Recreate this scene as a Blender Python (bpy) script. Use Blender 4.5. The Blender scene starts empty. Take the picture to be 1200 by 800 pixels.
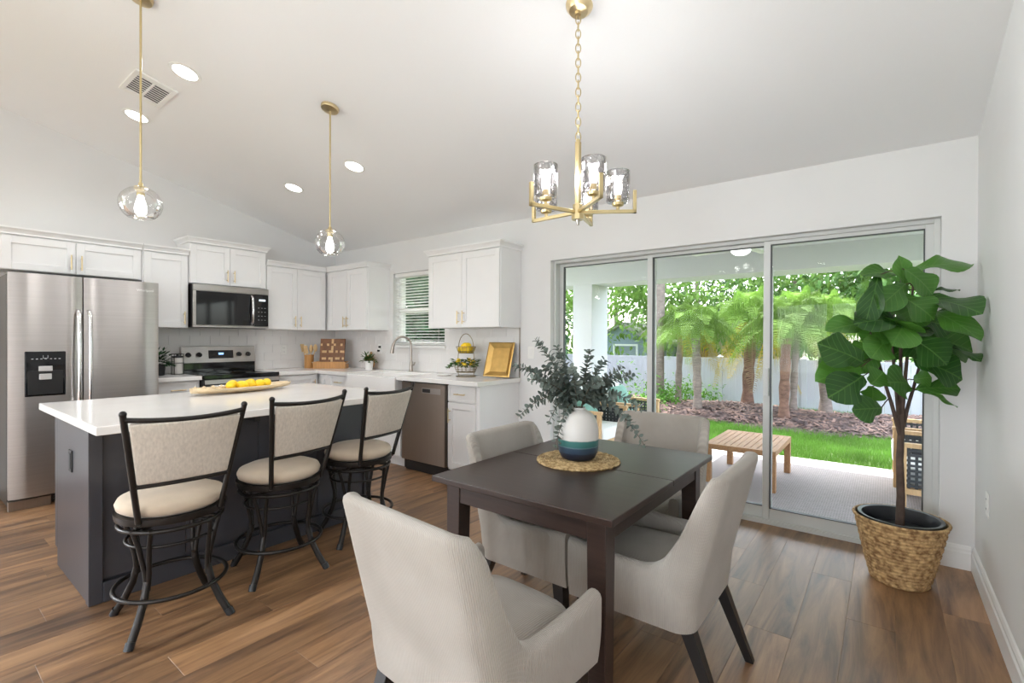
import bpy, math, random
from mathutils import Vector, Matrix
random.seed(7)
R = math.radians
PI = math.pi
S = bpy.context.scene
COL = S.collection

# ------------------------------------------------------------------ camera, world, light, exposure
cam_d = bpy.data.cameras.new('camera'); cam = bpy.data.objects.new('camera', cam_d); COL.objects.link(cam)
cam_d.sensor_width = 36.0; cam_d.lens = 569.19 / 1200 * 36.0
cam_d.clip_start = 0.05; cam_d.clip_end = 200
_ya, _pi, _ro = R(37.6137), R(-0.3005), R(0.2256)
_F = Vector((-math.sin(_ya)*math.cos(_pi), math.cos(_ya)*math.cos(_pi), math.sin(_pi)))
_r = Vector((math.cos(_ya), math.sin(_ya), 0)); _u = _r.cross(_F)
_X = _r*math.cos(_ro) + _u*math.sin(_ro); _U = -_r*math.sin(_ro) + _u*math.cos(_ro)
cam.matrix_world = Matrix(((_X.x, _U.x, -_F.x, 0), (_X.y, _U.y, -_F.y, 0), (_X.z, _U.z, -_F.z, 1.32), (0, 0, 0, 1)))
S.camera = cam

SKY_STRENGTH = 1.4
SUN_STRENGTH = 3.6
WINDOW_POWER = 60
SIDE_FILL_POWER = 200
DOWNLIGHT_POWER = 4.2
BULB_POWER = 2.6
PENDANT_POWER = 4
EXPOSURE = .15

W = bpy.data.worlds.new('sky'); S.world = W; W.use_nodes = True
_nt = W.node_tree; _bg = _nt.nodes['Background']
_sky = _nt.nodes.new('ShaderNodeTexSky'); _sky.sky_type = 'NISHITA'; _sky.sun_disc = False
_sky.sun_elevation = R(58); _sky.sun_rotation = R(-50); _sky.air_density = 1.0; _sky.dust_density = 3.0; _sky.ozone_density = 1.0
_hs = _nt.nodes.new('ShaderNodeHueSaturation'); _hs.inputs['Saturation'].default_value = .45
_nt.links.new(_sky.outputs[0], _hs.inputs['Color']); _nt.links.new(_hs.outputs[0], _bg.inputs[0]); _bg.inputs[1].default_value = SKY_STRENGTH

_sun = bpy.data.lights.new('sun', 'SUN'); _sun.energy = SUN_STRENGTH; _sun.angle = R(3); _sun.color = (1.0, .95, .87)
_so = bpy.data.objects.new('sun', _sun); COL.objects.link(_so)
_so.rotation_euler = Vector((-.55, .45, 1.25)).to_track_quat('Z', 'Y').to_euler()

def area(name, loc, rot, sx, sy, power, color=(1, 1, 1), parent=None, shape='RECTANGLE', spread=180):
    l = bpy.data.lights.new(name, 'AREA'); l.shape = shape; l.size = sx
    if shape in ('RECTANGLE', 'ELLIPSE'): l.size_y = sy
    l.energy = power; l.color = color; l.spread = R(spread)
    o = bpy.data.objects.new(name, l); COL.objects.link(o); o.location = loc; o.rotation_euler = rot
    if parent: o.parent = parent
    return o
def point(name, loc, power, color, parent=None, size=.02):
    l = bpy.data.lights.new(name, 'POINT'); l.energy = power; l.color = color; l.shadow_soft_size = size
    o = bpy.data.objects.new(name, l); COL.objects.link(o); o.location = loc
    if parent: o.parent = parent
    return o

# room numbers
XL, XR, YB, YR = -6.02, 0.41, 3.82, -4.40       # left, right, back (door) wall, rear wall behind the camera
RIDGE_Y = -0.30
def ceil_z(y):
    return 2.49 + .25*(YB - y) if y > RIDGE_Y else 2.49 + .25*(YB - RIDGE_Y) - .25*(RIDGE_Y - y)

# daylight coming through the two wide windows in the wall behind the camera
for wx, wp in ((-4.55, .3), (-.95, 1.7)):
    area('window_daylight', (wx, YR - .12, 1.35), (R(90), 0, 0), 2.1, 1.6, WINDOW_POWER*wp, (.88, .94, 1.0))

area('window_daylight', (XL - .11, -2.5, 1.35), (R(90), 0, R(-90)), 2.3, 1.6, SIDE_FILL_POWER, (.88, .94, 1.0), spread=115)  # fill lamp added out of view on the left to brighten the right wall

S.view_settings.view_transform = 'Standard'; S.view_settings.look = 'None'
S.view_settings.exposure = EXPOSURE; S.view_settings.gamma = 1.0; S.view_settings.use_curve_mapping = False
S.cycles.max_bounces = 10; S.cycles.diffuse_bounces = 8; S.cycles.glossy_bounces = 8
S.cycles.transparent_max_bounces = 24; S.cycles.transmission_bounces = 8
S.cycles.sample_clamp_indirect = 6.0; S.cycles.caustics_reflective = False; S.cycles.caustics_refractive = False

# ------------------------------------------------------------------ materials
def new_mat(name):
    m = bpy.data.materials.new(name); m.use_nodes = True
    nt = m.node_tree; return m, nt, nt.nodes['Principled BSDF']
def N(nt, t, **kw):
    n = nt.nodes.new(t)
    for k, v in kw.items(): setattr(n, k, v)
    return n
def mat(name, col, rough=.5, metal=0.0, var=0.0, vscale=6.0, bump=0.0, bscale=80.0, spec=.5, coat=0.0, stretch=None, trans=0.0, rnd=0.0, sheen=0.0):
    """principled surface with noise colour variation, fine bump and per-object random tone"""
    m, nt, b = new_mat(name)
    b.inputs['Roughness'].default_value = rough; b.inputs['Metallic'].default_value = metal
    b.inputs['Specular IOR Level'].default_value = spec; b.inputs['Coat Weight'].default_value = coat
    if sheen: b.inputs['Sheen Weight'].default_value = sheen
    b.inputs['Base Color'].default_value = (*col, 1)
    tc = N(nt, 'ShaderNodeTexCoord'); mp = N(nt, 'ShaderNodeMapping'); nt.links.new(tc.outputs['Object'], mp.inputs[0])
    if stretch: mp.inputs['Scale'].default_value = stretch
    colsock = None
    if var:
        no = N(nt, 'ShaderNodeTexNoise'); no.inputs['Scale'].default_value = vscale; no.inputs['Detail'].default_value = 5
        nt.links.new(mp.outputs[0], no.inputs[0])
        mr = N(nt, 'ShaderNodeMapRange'); mr.inputs[1].default_value = .3; mr.inputs[2].default_value = .7
        mr.inputs[3].default_value = 1 - var; mr.inputs[4].default_value = 1 + var
        nt.links.new(no.outputs[0], mr.inputs[0])
        mx = N(nt, 'ShaderNodeVectorMath', operation='SCALE'); mx.inputs[0].default_value = col
        nt.links.new(mr.outputs[0], mx.inputs[3]); colsock = mx.outputs[0]
    if rnd:
        oi = N(nt, 'ShaderNodeObjectInfo')
        mr = N(nt, 'ShaderNodeMapRange'); mr.inputs[3].default_value = 1 - rnd; mr.inputs[4].default_value = 1 + rnd
        nt.links.new(oi.outputs['Random'], mr.inputs[0])
        mx = N(nt, 'ShaderNodeVectorMath', operation='SCALE'); mx.inputs[0].default_value = col
        if colsock: nt.links.new(colsock, mx.inputs[0])
        nt.links.new(mr.outputs[0], mx.inputs[3]); colsock = mx.outputs[0]
    if colsock: nt.links.new(colsock, b.inputs['Base Color'])
    if bump:
        no = N(nt, 'ShaderNodeTexNoise'); no.inputs['Scale'].default_value = bscale; no.inputs['Detail'].default_value = 3
        nt.links.new(mp.outputs[0], no.inputs[0])
        bp = N(nt, 'ShaderNodeBump'); bp.inputs['Strength'].default_value = bump; bp.inputs['Distance'].default_value = .01
        nt.links.new(no.outputs[0], bp.inputs['Height']); nt.links.new(bp.outputs[0], b.inputs['Normal'])
    if trans:
        tr = N(nt, 'ShaderNodeBsdfTranslucent'); ms = N(nt, 'ShaderNodeMixShader'); ms.inputs[0].default_value = trans
        out = nt.nodes['Material Output']
        if colsock: nt.links.new(colsock, tr.inputs[0])
        else: tr.inputs[0].default_value = (*col, 1)
        nt.links.new(b.outputs[0], ms.inputs[1]); nt.links.new(tr.outputs[0], ms.inputs[2]); nt.links.new(ms.outputs[0], out.inputs[0])
    return m
def emit(name, col, strength):
    m, nt, b = new_mat(name)
    b.inputs['Base Color'].default_value = (*col, 1); b.inputs['Emission Color'].default_value = (*col, 1); b.inputs['Emission Strength'].default_value = strength
    return m
def thin_glass(name, tint=(1, 1, 1), refl=1.0, frost=0.0, rough=0.0, ior=1.45):
    m, nt, b = new_mat(name); nt.nodes.remove(b); out = nt.nodes['Material Output']
    tr = N(nt, 'ShaderNodeBsdfTransparent'); tr.inputs[0].default_value = (*tint, 1)
    gl = N(nt, 'ShaderNodeBsdfGlossy'); gl.inputs['Roughness'].default_value = rough
    fr = N(nt, 'ShaderNodeFresnel'); fr.inputs[0].default_value = ior
    mu = N(nt, 'ShaderNodeMath', operation='MULTIPLY'); mu.inputs[1].default_value = refl
    nt.links.new(fr.outputs[0], mu.inputs[0])
    ms = N(nt, 'ShaderNodeMixShader'); nt.links.new(mu.outputs[0], ms.inputs[0]); nt.links.new(tr.outputs[0], ms.inputs[1]); nt.links.new(gl.outputs[0], ms.inputs[2])
    last = ms
    if frost:
        tl = N(nt, 'ShaderNodeBsdfTranslucent'); tl.inputs[0].default_value = (.95, .95, .95, 1)
        no = N(nt, 'ShaderNodeTexVoronoi'); no.inputs['Scale'].default_value = 70; tc = N(nt, 'ShaderNodeTexCoord'); nt.links.new(tc.outputs['Object'], no.inputs[0])
        m2 = N(nt, 'ShaderNodeMath', operation='MULTIPLY'); m2.inputs[1].default_value = frost*2; m2.use_clamp = True
        nt.links.new(no.outputs[0], m2.inputs[0])
        bp = N(nt, 'ShaderNodeBump'); bp.inputs['Strength'].default_value = 1; bp.inputs['Distance'].default_value = .01
        nt.links.new(no.outputs[0], bp.inputs['Height']); nt.links.new(bp.outputs[0], gl.inputs['Normal']); nt.links.new(bp.outputs[0], fr.inputs['Normal'])
        m3 = N(nt, 'ShaderNodeMixShader'); nt.links.new(m2.outputs[0], m3.inputs[0]); nt.links.new(ms.outputs[0], m3.inputs[1]); nt.links.new(tl.outputs[0], m3.inputs[2]); last = m3
    nt.links.new(last.outputs[0], out.inputs[0])
    return m

M = {}
M['wall'] = mat('wall_paint', (.735, .735, .735), .75, var=.02, vscale=2, bump=.08, bscale=220)
M['ceiling'] = mat('ceiling_paint', (.845, .85, .86), .8, bump=.12, bscale=160)
M['trim'] = mat('white_trim', (.80, .80, .79), .4)
M['cabinet'] = mat('white_cabinet_paint', (.82, .82, .82), .38, var=.01)
M['toe'] = mat('dark_toe_kick', (.03, .03, .03), .6)
M['gold'] = mat('brushed_brass', (.74, .60, .36), .3, 1.0, var=.06, vscale=40)
M['brass'] = mat('satin_brass', (.60, .49, .27), .3, 1.0)
M['nickel'] = mat('brushed_nickel', (.40, .36, .32), .3, 1.0)
M['steel'] = mat('stainless_steel', (.47, .445, .43), .30, 1.0, var=.04, vscale=1.5, stretch=(1, 1, 60))
M['steel_dark'] = mat('dark_stainless_steel', (.36, .31, .27), .33, 1.0, var=.03, vscale=1.5, stretch=(60, 1, 1))
M['handle_steel'] = mat('polished_handle_steel', (.72, .72, .73), .2, 1.0)
M['fridge_side'] = mat('fridge_side_paint', (.06, .052, .046), .4)
M['black_gloss'] = mat('black_glass', (.005, .005, .006), .06, spec=.4)
M['black'] = mat('black_plastic', (.010, .010, .011), .4)
M['quartz'] = mat('white_quartz', (.80, .785, .765), .16, var=.03, vscale=5)
M['island'] = mat('charcoal_cabinet_paint', (.050, .050, .058), .30, var=.05, vscale=4)
M['ceramic'] = mat('white_fireclay', (.86, .85, .84), .12)
M['tile'] = mat('white_glazed_tile', (.79, .775, .765), .22, rnd=.02)
M['grout'] = mat('pale_grout', (.72, .71, .70), .8)
M['white_plastic'] = mat('white_plastic', (.82, .82, .80), .35)
M['alu'] = mat('white_aluminium', (.60, .615, .605), .38)
M['gasket'] = mat('dark_gasket', (.06, .065, .07), .5)
M['glass'] = thin_glass('window_glass', (.97, .985, .98), .14)
M['globe'] = thin_glass('clear_globe_glass', (.985, .985, .985), .55)
M['shade'] = thin_glass('crackled_shade_glass', (.90, .90, .92), .75)
_n = M['shade'].node_tree; _v = N(_n, 'ShaderNodeTexVoronoi'); _v.feature = 'DISTANCE_TO_EDGE'; _v.inputs['Scale'].default_value = 62; _t = N(_n, 'ShaderNodeTexCoord'); _n.links.new(_t.outputs['Object'], _v.inputs[0])
_q = N(_n, 'ShaderNodeValToRGB'); _q.color_ramp.elements[0].position = .02; _q.color_ramp.elements[0].color = (.80, .79, .80, 1); _q.color_ramp.elements[1].position = .22; _q.color_ramp.elements[1].color = (.97, .97, .97, 1)
_n.links.new(_v.outputs[0], _q.inputs[0]); _p = N(_n, 'ShaderNodeBump'); _p.inputs['Strength'].default_value = .6; _p.inputs['Distance'].default_value = .01; _n.links.new(_v.outputs[0], _p.inputs['Height'])
for _k in list(_n.nodes):
    if _k.bl_idname == 'ShaderNodeBsdfTransparent': _n.links.new(_q.outputs[0], _k.inputs[0])
    if _k.bl_idname in ('ShaderNodeBsdfGlossy', 'ShaderNodeFresnel'): _n.links.new(_p.outputs[0], _k.inputs['Normal'])
M['lamp'] = emit('lamp_lens', (1, .97, .93), 9)
M['bulb'] = emit('lamp_bulb', (1, .95, .90), 5)
M['fan_lamp'] = emit('fan_lamp', (1, 1, 1), 2.0)
M['iron'] = mat('dark_bronze_iron', (.030, .027, .025), .38, .7, var=.1, vscale=20)
M['espresso'] = mat('espresso_wood', (.030, .016, .012), .36, var=.25, vscale=5, stretch=(1, 18, 18), spec=.45)
M['black_wood'] = mat('black_lacquered_wood', (.010, .009, .009), .32)
M['stool_fabric'] = mat('stool_linen', (.56, .51, .44), .9, var=.12, vscale=60, stretch=(2, 2, .6), bump=.15, bscale=300, sheen=.2)
M['stool_seat'] = mat('stool_seat_suede', (.50, .41, .31), .85, var=.06, vscale=12, sheen=.2)
M['pot_black'] = mat('black_planter', (.02, .022, .026), .35)
M['trunk'] = mat('fig_bark', (.085, .055, .042), .8, var=.25, vscale=25, bump=.5, bscale=60)
M['eu_leaf'] = mat('eucalyptus_leaf', (.165, .205, .18), .6, var=.2, vscale=15, trans=.15)
M['eu_stem'] = mat('eucalyptus_stem', (.10, .085, .06), .7)
M['lemon'] = mat('lemon_skin', (.88, .60, .015), .4, var=.06, vscale=18, bump=.1, bscale=120)
M['herb'] = mat('herb_leaf', (.05, .13, .025), .5, var=.25, vscale=30, trans=.2)
M['bamboo'] = mat('light_bamboo', (.52, .26, .085), .5, var=.15, vscale=6, stretch=(12, 12, 1))
M['spoon_wood'] = mat('pale_spoon_wood', (.66, .46, .24), .55, var=.12, vscale=14)
M['walnut'] = mat('walnut_block', (.19, .075, .025), .45, var=.2, vscale=20)
M['maple'] = mat('maple_block', (.66, .42, .20), .45, var=.15, vscale=20)
M['bowl_wood'] = mat('pale_carved_wood', (.66, .52, .33), .55, var=.15, vscale=14)
M['gold_tray'] = mat('hammered_gold', (.66, .43, .15), .38, 1.0, var=.1, vscale=14, bump=.25, bscale=40)
M['wire'] = mat('bronze_wire', (.30, .235, .14), .35, .9)
M['teak'] = mat('teak', (.38, .20, .095), .6, var=.2, vscale=4, stretch=(18, 1.5, 18))
M['teak_pale'] = mat('pale_teak', (.52, .33, .17), .6, var=.15, vscale=8, stretch=(6, 6, 2))
M['wicker'] = mat('dark_wicker', (.035, .037, .042), .55)
M['cushion'] = mat('white_outdoor_cushion', (.80, .80, .80), .9, bump=.1, bscale=200)
M['pillow'] = mat('sea_green_pillow', (.19, .36, .30), .9, var=.1, vscale=9, bump=.1, bscale=200)
M['concrete'] = mat('patio_concrete', (.74, .73, .73), .85, var=.04, vscale=3, bump=.2, bscale=120)
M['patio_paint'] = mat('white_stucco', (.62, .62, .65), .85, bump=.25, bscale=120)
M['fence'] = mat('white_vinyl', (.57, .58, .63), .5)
M['lawn'] = mat('lawn_soil', (.09, .15, .035), .95, var=.3, vscale=4)
M['grass'] = mat('grass_blade', (.13, .27, .045), .7, var=.35, vscale=1.2, spec=.15, trans=.35)
M['mulch'] = mat('mulch_soil', (.07, .045, .042), .95, var=.45, vscale=18, bump=.8, bscale=50)
M['palm_trunk'] = mat('palm_bark', (.24, .19, .165), .9, var=.3, vscale=9, stretch=(1, 1, 3), bump=.7, bscale=25)
M['palm_red'] = mat('reddish_palm_bark', (.20, .11, .08), .9, var=.4, vscale=9, stretch=(1, 1, 2), bump=.8, bscale=25)
M['frond'] = mat('palm_frond', (.18, .30, .055), .6, rnd=.4, var=.25, vscale=2, spec=.15, trans=.35)
M['frond_yellow'] = mat('yellowing_palm_frond', (.50, .38, .03), .7, var=.25, vscale=2, spec=.15, trans=.35)
M['frond_dead'] = mat('dry_palm_frond', (.30, .22, .13), .8, var=.25, vscale=2, spec=.15, trans=.25)
M['leaf_a'] = mat('tree_leaf', (.085, .175, .045), .65, var=.45, vscale=1.0, spec=.15, trans=.3)
M['leaf_b'] = mat('bright_tree_leaf', (.16, .28, .06), .65, var=.4, vscale=1.0, spec=.15, trans=.35)
M['leaf_c'] = mat('dark_tree_leaf', (.04, .09, .04), .65, var=.5, vscale=1.2, spec=.15, trans=.25)
M['bush'] = mat('bush_leaf', (.11, .25, .04), .65, var=.35, vscale=2.0, spec=.15, trans=.3)
M['siding'] = mat('blue_grey_siding', (.26, .32, .40), .8, var=.04, vscale=3)
M['roof'] = mat('grey_shingle', (.34, .33, .32), .9, var=.15, vscale=14)
M['tan_wall'] = mat('tan_house_wall', (.52, .42, .33), .85, var=.05)
M['brown'] = mat('brown_wood_cladding', (.24, .14, .07), .8, var=.2, vscale=6)
M['pane_dark'] = mat('dark_house_pane', (.25, .29, .33), .1)
M['silver_leaf'] = mat('canister_glass', (.62, .60, .57), .15)
M['disp_grey'] = mat('grey_paddle', (.50, .50, .50), .35)
M['disp_mark'] = mat('grey_print', (.42, .43, .44), .5)
M['vent_dark'] = mat('vent_shadow_grey', (.10, .10, .10), .8)
M['blue_led'] = emit('blue_display_light', (.25, .5, 1.0), 2.0)
M['white_led'] = emit('pale_display_light', (.8, .9, 1.0), .8)
M['oven_glass'] = mat('oven_door_glass', (.06, .10, .14), .06, spec=.7)  # blue tint puts the oven window's reflection into its colour

for k_ in ('steel', 'steel_dark'):
    nt_ = M[k_].node_tree; b_ = nt_.nodes['Principled BSDF']; tg = N(nt_, 'ShaderNodeTangent'); tg.direction_type = 'RADIAL'; tg.axis = 'Z'
    nt_.links.new(tg.outputs[0], b_.inputs['Tangent']); b_.inputs['Anisotropic'].default_value = .8; b_.inputs['Anisotropic Rotation'].default_value = .25
def corduroy():
    m, nt, b = new_mat('beige_corduroy'); b.inputs['Roughness'].default_value = .92; b.inputs['Sheen Weight'].default_value = .25
    tc = N(nt, 'ShaderNodeTexCoord'); uv = N(nt, 'ShaderNodeUVMap'); 
    no = N(nt, 'ShaderNodeTexNoise'); no.inputs['Scale'].default_value = 5; no.inputs['Detail'].default_value = 4; nt.links.new(tc.outputs['Object'], no.inputs[0])
    rp = N(nt, 'ShaderNodeValToRGB'); rp.color_ramp.elements[0].position = .3; rp.color_ramp.elements[0].color = (.345, .313, .272, 1)
    rp.color_ramp.elements[1].position = .7; rp.color_ramp.elements[1].color = (.42, .388, .347, 1); nt.links.new(no.outputs[0], rp.inputs[0])
    wv = N(nt, 'ShaderNodeTexWave'); wv.bands_direction = 'X'; wv.inputs['Scale'].default_value = 55; nt.links.new(uv.outputs[0], wv.inputs[0])
    mx = N(nt, 'ShaderNodeMixRGB', blend_type='MULTIPLY'); mx.inputs[0].default_value = .12; nt.links.new(rp.outputs[0], mx.inputs[1]); nt.links.new(wv.outputs[0], mx.inputs[2])
    nt.links.new(mx.outputs[0], b.inputs['Base Color'])
    bp = N(nt, 'ShaderNodeBump'); bp.inputs['Strength'].default_value = .5; bp.inputs['Distance'].default_value = .003
    nt.links.new(wv.outputs[0], bp.inputs['Height']); nt.links.new(bp.outputs[0], b.inputs['Normal'])
    return m
M['corduroy'] = corduroy()

def plank_mat():
    m, nt, b = new_mat('oak_vinyl_plank'); b.inputs['Roughness'].default_value = .46; b.inputs['Specular IOR Level'].default_value = 1.0
    oi = N(nt, 'ShaderNodeObjectInfo'); ge = N(nt, 'ShaderNodeNewGeometry')
    cb = N(nt, 'ShaderNodeCombineXYZ')
    m1 = N(nt, 'ShaderNodeMath', operation='MULTIPLY'); m1.inputs[1].default_value = 37.0; nt.links.new(oi.outputs['Random'], m1.inputs[0])
    for i in range(3): nt.links.new(m1.outputs[0], cb.inputs[i])
    ad = N(nt, 'ShaderNodeVectorMath', operation='ADD'); nt.links.new(ge.outputs['Position'], ad.inputs[0]); nt.links.new(cb.outputs[0], ad.inputs[1])
    mp = N(nt, 'ShaderNodeMapping'); mp.inputs['Scale'].default_value = (9, .9, 1); nt.links.new(ad.outputs[0], mp.inputs[0])
    no = N(nt, 'ShaderNodeTexNoise'); no.inputs['Scale'].default_value = 1.6; no.inputs['Detail'].default_value = 7; no.inputs['Roughness'].default_value = .62; no.inputs['Distortion'].default_value = .6
    nt.links.new(mp.outputs[0], no.inputs[0])
    rp = N(nt, 'ShaderNodeValToRGB'); e = rp.color_ramp.elements
    e[0].position = .32; e[0].color = (.085, .040, .017, 1); e[1].position = .74; e[1].color = (.400, .225, .105, 1)
    x = e.new(.5); x.color = (.225, .117, .052, 1)
    nt.links.new(no.outputs[0], rp.inputs[0])
    mr = N(nt, 'ShaderNodeMapRange'); mr.inputs[3].default_value = .72; mr.inputs[4].default_value = 1.28; nt.links.new(oi.outputs['Random'], mr.inputs[0])
    sc = N(nt, 'ShaderNodeVectorMath', operation='SCALE'); nt.links.new(rp.outputs[0], sc.inputs[0]); nt.links.new(mr.outputs[0], sc.inputs[3])
    nt.links.new(sc.outputs[0], b.inputs['Base Color'])
    bp = N(nt, 'ShaderNodeBump'); bp.inputs['Strength'].default_value = .12; bp.inputs['Distance'].default_value = .003
    nt.links.new(no.outputs[0], bp.inputs['Height']); nt.links.new(bp.outputs[0], b.inputs['Normal'])
    return m
M['plank'] = plank_mat()

def rug_mat():
    m, nt, b = new_mat('woven_outdoor_rug'); b.inputs['Roughness'].default_value = .95
    tc = N(nt, 'ShaderNodeTexCoord')
    br = N(nt, 'ShaderNodeTexBrick'); br.inputs['Scale'].default_value = 14; br.inputs['Color1'].default_value = (.34, .305, .305, 1); br.inputs['Color2'].default_value = (.41, .37, .37, 1)
    br.inputs['Mortar'].default_value = (.20, .18, .185, 1); br.inputs['Mortar Size'].default_value = .06; nt.links.new(tc.outputs['Object'], br.inputs[0])
    nt.links.new(br.outputs[0], b.inputs['Base Color'])
    return m
M['rug'] = rug_mat()

def weave_mat(name, c1, c2, scale):
    m, nt, b = new_mat(name); b.inputs['Roughness'].default_value = .8
    tc = N(nt, 'ShaderNodeTexCoord'); no = N(nt, 'ShaderNodeTexNoise'); no.inputs['Scale'].default_value = scale; no.inputs['Detail'].default_value = 4
    nt.links.new(tc.outputs['Object'], no.inputs[0]); rp = N(nt, 'ShaderNodeValToRGB')
    rp.color_ramp.elements[0].position = .35; rp.color_ramp.elements[0].color = (*c1, 1); rp.color_ramp.elements[1].position = .65; rp.color_ramp.elements[1].color = (*c2, 1)
    nt.links.new(no.outputs[0], rp.inputs[0]); nt.links.new(rp.outputs[0], b.inputs['Base Color'])
    return m
M['seagrass'] = weave_mat('seagrass_weave', (.24, .13, .05), (.62, .42, .20), 42)
M['mat_weave'] = weave_mat('placemat_weave', (.24, .15, .055), (.62, .46, .24), 60)
M['chip'] = weave_mat('mulch_chip', (.06, .036, .036), (.24, .145, .115), 3)

def vase_mat():
    m, nt, b = new_mat('banded_vase_glaze'); b.inputs['Roughness'].default_value = .35
    tc = N(nt, 'ShaderNodeTexCoord'); sp = N(nt, 'ShaderNodeSeparateXYZ'); nt.links.new(tc.outputs['Object'], sp.inputs[0])
    no = N(nt, 'ShaderNodeTexNoise'); no.inputs['Scale'].default_value = 30; nt.links.new(tc.outputs['Object'], no.inputs[0])
    ma = N(nt, 'ShaderNodeMath', operation='MULTIPLY_ADD'); ma.inputs[1].default_value = .006; nt.links.new(no.outputs[0], ma.inputs[0]); nt.links.new(sp.outputs[2], ma.inputs[2])
    mr = N(nt, 'ShaderNodeMapRange'); mr.inputs[2].default_value = .24; nt.links.new(ma.outputs[0], mr.inputs[0])
    rp = N(nt, 'ShaderNodeValToRGB'); rp.color_ramp.interpolation = 'LINEAR'; e = rp.color_ramp.elements
    e[0].position = 0; e[0].color = (.014, .019, .034, 1); e[1].position = 1; e[1].color = (.60, .585, .56, 1)
    for p, c in ((.16, (.016, .022, .042, 1)), (.175, (.030, .055, .095, 1)), (.27, (.028, .055, .09, 1)), (.285, (.13, .20, .23, 1)), (.30, (.03, .13, .125, 1)), (.405, (.045, .17, .15, 1)), (.425, (.62, .605, .58, 1))):
        x = e.new(p); x.color = c
    nt.links.new(mr.outputs[0], rp.inputs[0]); nt.links.new(rp.outputs[0], b.inputs['Base Color'])
    return m
M['vase'] = vase_mat()

def fig_mat():
    m, nt, b = new_mat('fiddle_leaf'); b.inputs['Roughness'].default_value = .32
    uv = N(nt, 'ShaderNodeUVMap'); sp = N(nt, 'ShaderNodeSeparateXYZ'); nt.links.new(uv.outputs[0], sp.inputs[0])
    # side veins: stripes in v shifted by |u|
    ab = N(nt, 'ShaderNodeMath', operation='ABSOLUTE'); nt.links.new(sp.outputs[0], ab.inputs[0])
    a1 = N(nt, 'ShaderNodeMath', operation='MULTIPLY'); a1.inputs[1].default_value = -.35; nt.links.new(ab.outputs[0], a1.inputs[0])
    a2 = N(nt, 'ShaderNodeMath', operation='ADD'); nt.links.new(sp.outputs[1], a2.inputs[0]); nt.links.new(a1.outputs[0], a2.inputs[1])
    a3 = N(nt, 'ShaderNodeMath', operation='MULTIPLY'); a3.inputs[1].default_value = 2*PI*7; nt.links.new(a2.outputs[0], a3.inputs[0])
    sn = N(nt, 'ShaderNodeMath', operation='SINE'); nt.links.new(a3.outputs[0], sn.inputs[0])
    gt = N(nt, 'ShaderNodeMapRange'); gt.inputs[1].default_value = .93; gt.inputs[2].default_value = 1.0; nt.links.new(sn.outputs[0], gt.inputs[0])
    md = N(nt, 'ShaderNodeMapRange'); md.inputs[1].default_value = .05; md.inputs[2].default_value = .02; nt.links.new(ab.outputs[0], md.inputs[0])
    mxv = N(nt, 'ShaderNodeMath', operation='MAXIMUM'); nt.links.new(gt.outputs[0], mxv.inputs[0]); nt.links.new(md.outputs[0], mxv.inputs[1])
    oi = N(nt, 'ShaderNodeObjectInfo')
    rp = N(nt, 'ShaderNodeValToRGB'); rp.color_ramp.elements[0].color = (.018, .075, .012, 1); rp.color_ramp.elements[1].color = (.085, .235, .035, 1); nt.links.new(oi.outputs['Random'], rp.inputs[0])
    mx = N(nt, 'ShaderNodeMixRGB'); mx.inputs[2].default_value = (.15, .32, .07, 1); nt.links.new(rp.outputs[0], mx.inputs[1])
    fm = N(nt, 'ShaderNodeMath', operation='MULTIPLY'); fm.inputs[1].default_value = .4; nt.links.new(mxv.outputs[0], fm.inputs[0]); nt.links.new(fm.outputs[0], mx.inputs[0])
    nt.links.new(mx.outputs[0], b.inputs['Base Color'])
    bp = N(nt, 'ShaderNodeBump'); bp.inputs['Strength'].default_value = .4; bp.inputs['Distance'].default_value = .004; bp.invert = True
    nt.links.new(mxv.outputs[0], bp.inputs['Height']); nt.links.new(bp.outputs[0], b.inputs['Normal'])
    tr = N(nt, 'ShaderNodeBsdfTranslucent'); sc = N(nt, 'ShaderNodeMixRGB', blend_type='MULTIPLY'); sc.inputs[0].default_value = 1; sc.inputs[2].default_value = (1.6, 1.8, .8, 1)
    nt.links.new(mx.outputs[0], sc.inputs[1]); nt.links.new(sc.outputs[0], tr.inputs[0])
    ms = N(nt, 'ShaderNodeMixShader'); ms.inputs[0].default_value = .16
    nt.links.new(b.outputs[0], ms.inputs[1]); nt.links.new(tr.outputs[0], ms.inputs[2]); nt.links.new(ms.outputs[0], nt.nodes['Material Output'].inputs[0])
    return m
M['fig'] = fig_mat()

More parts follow.
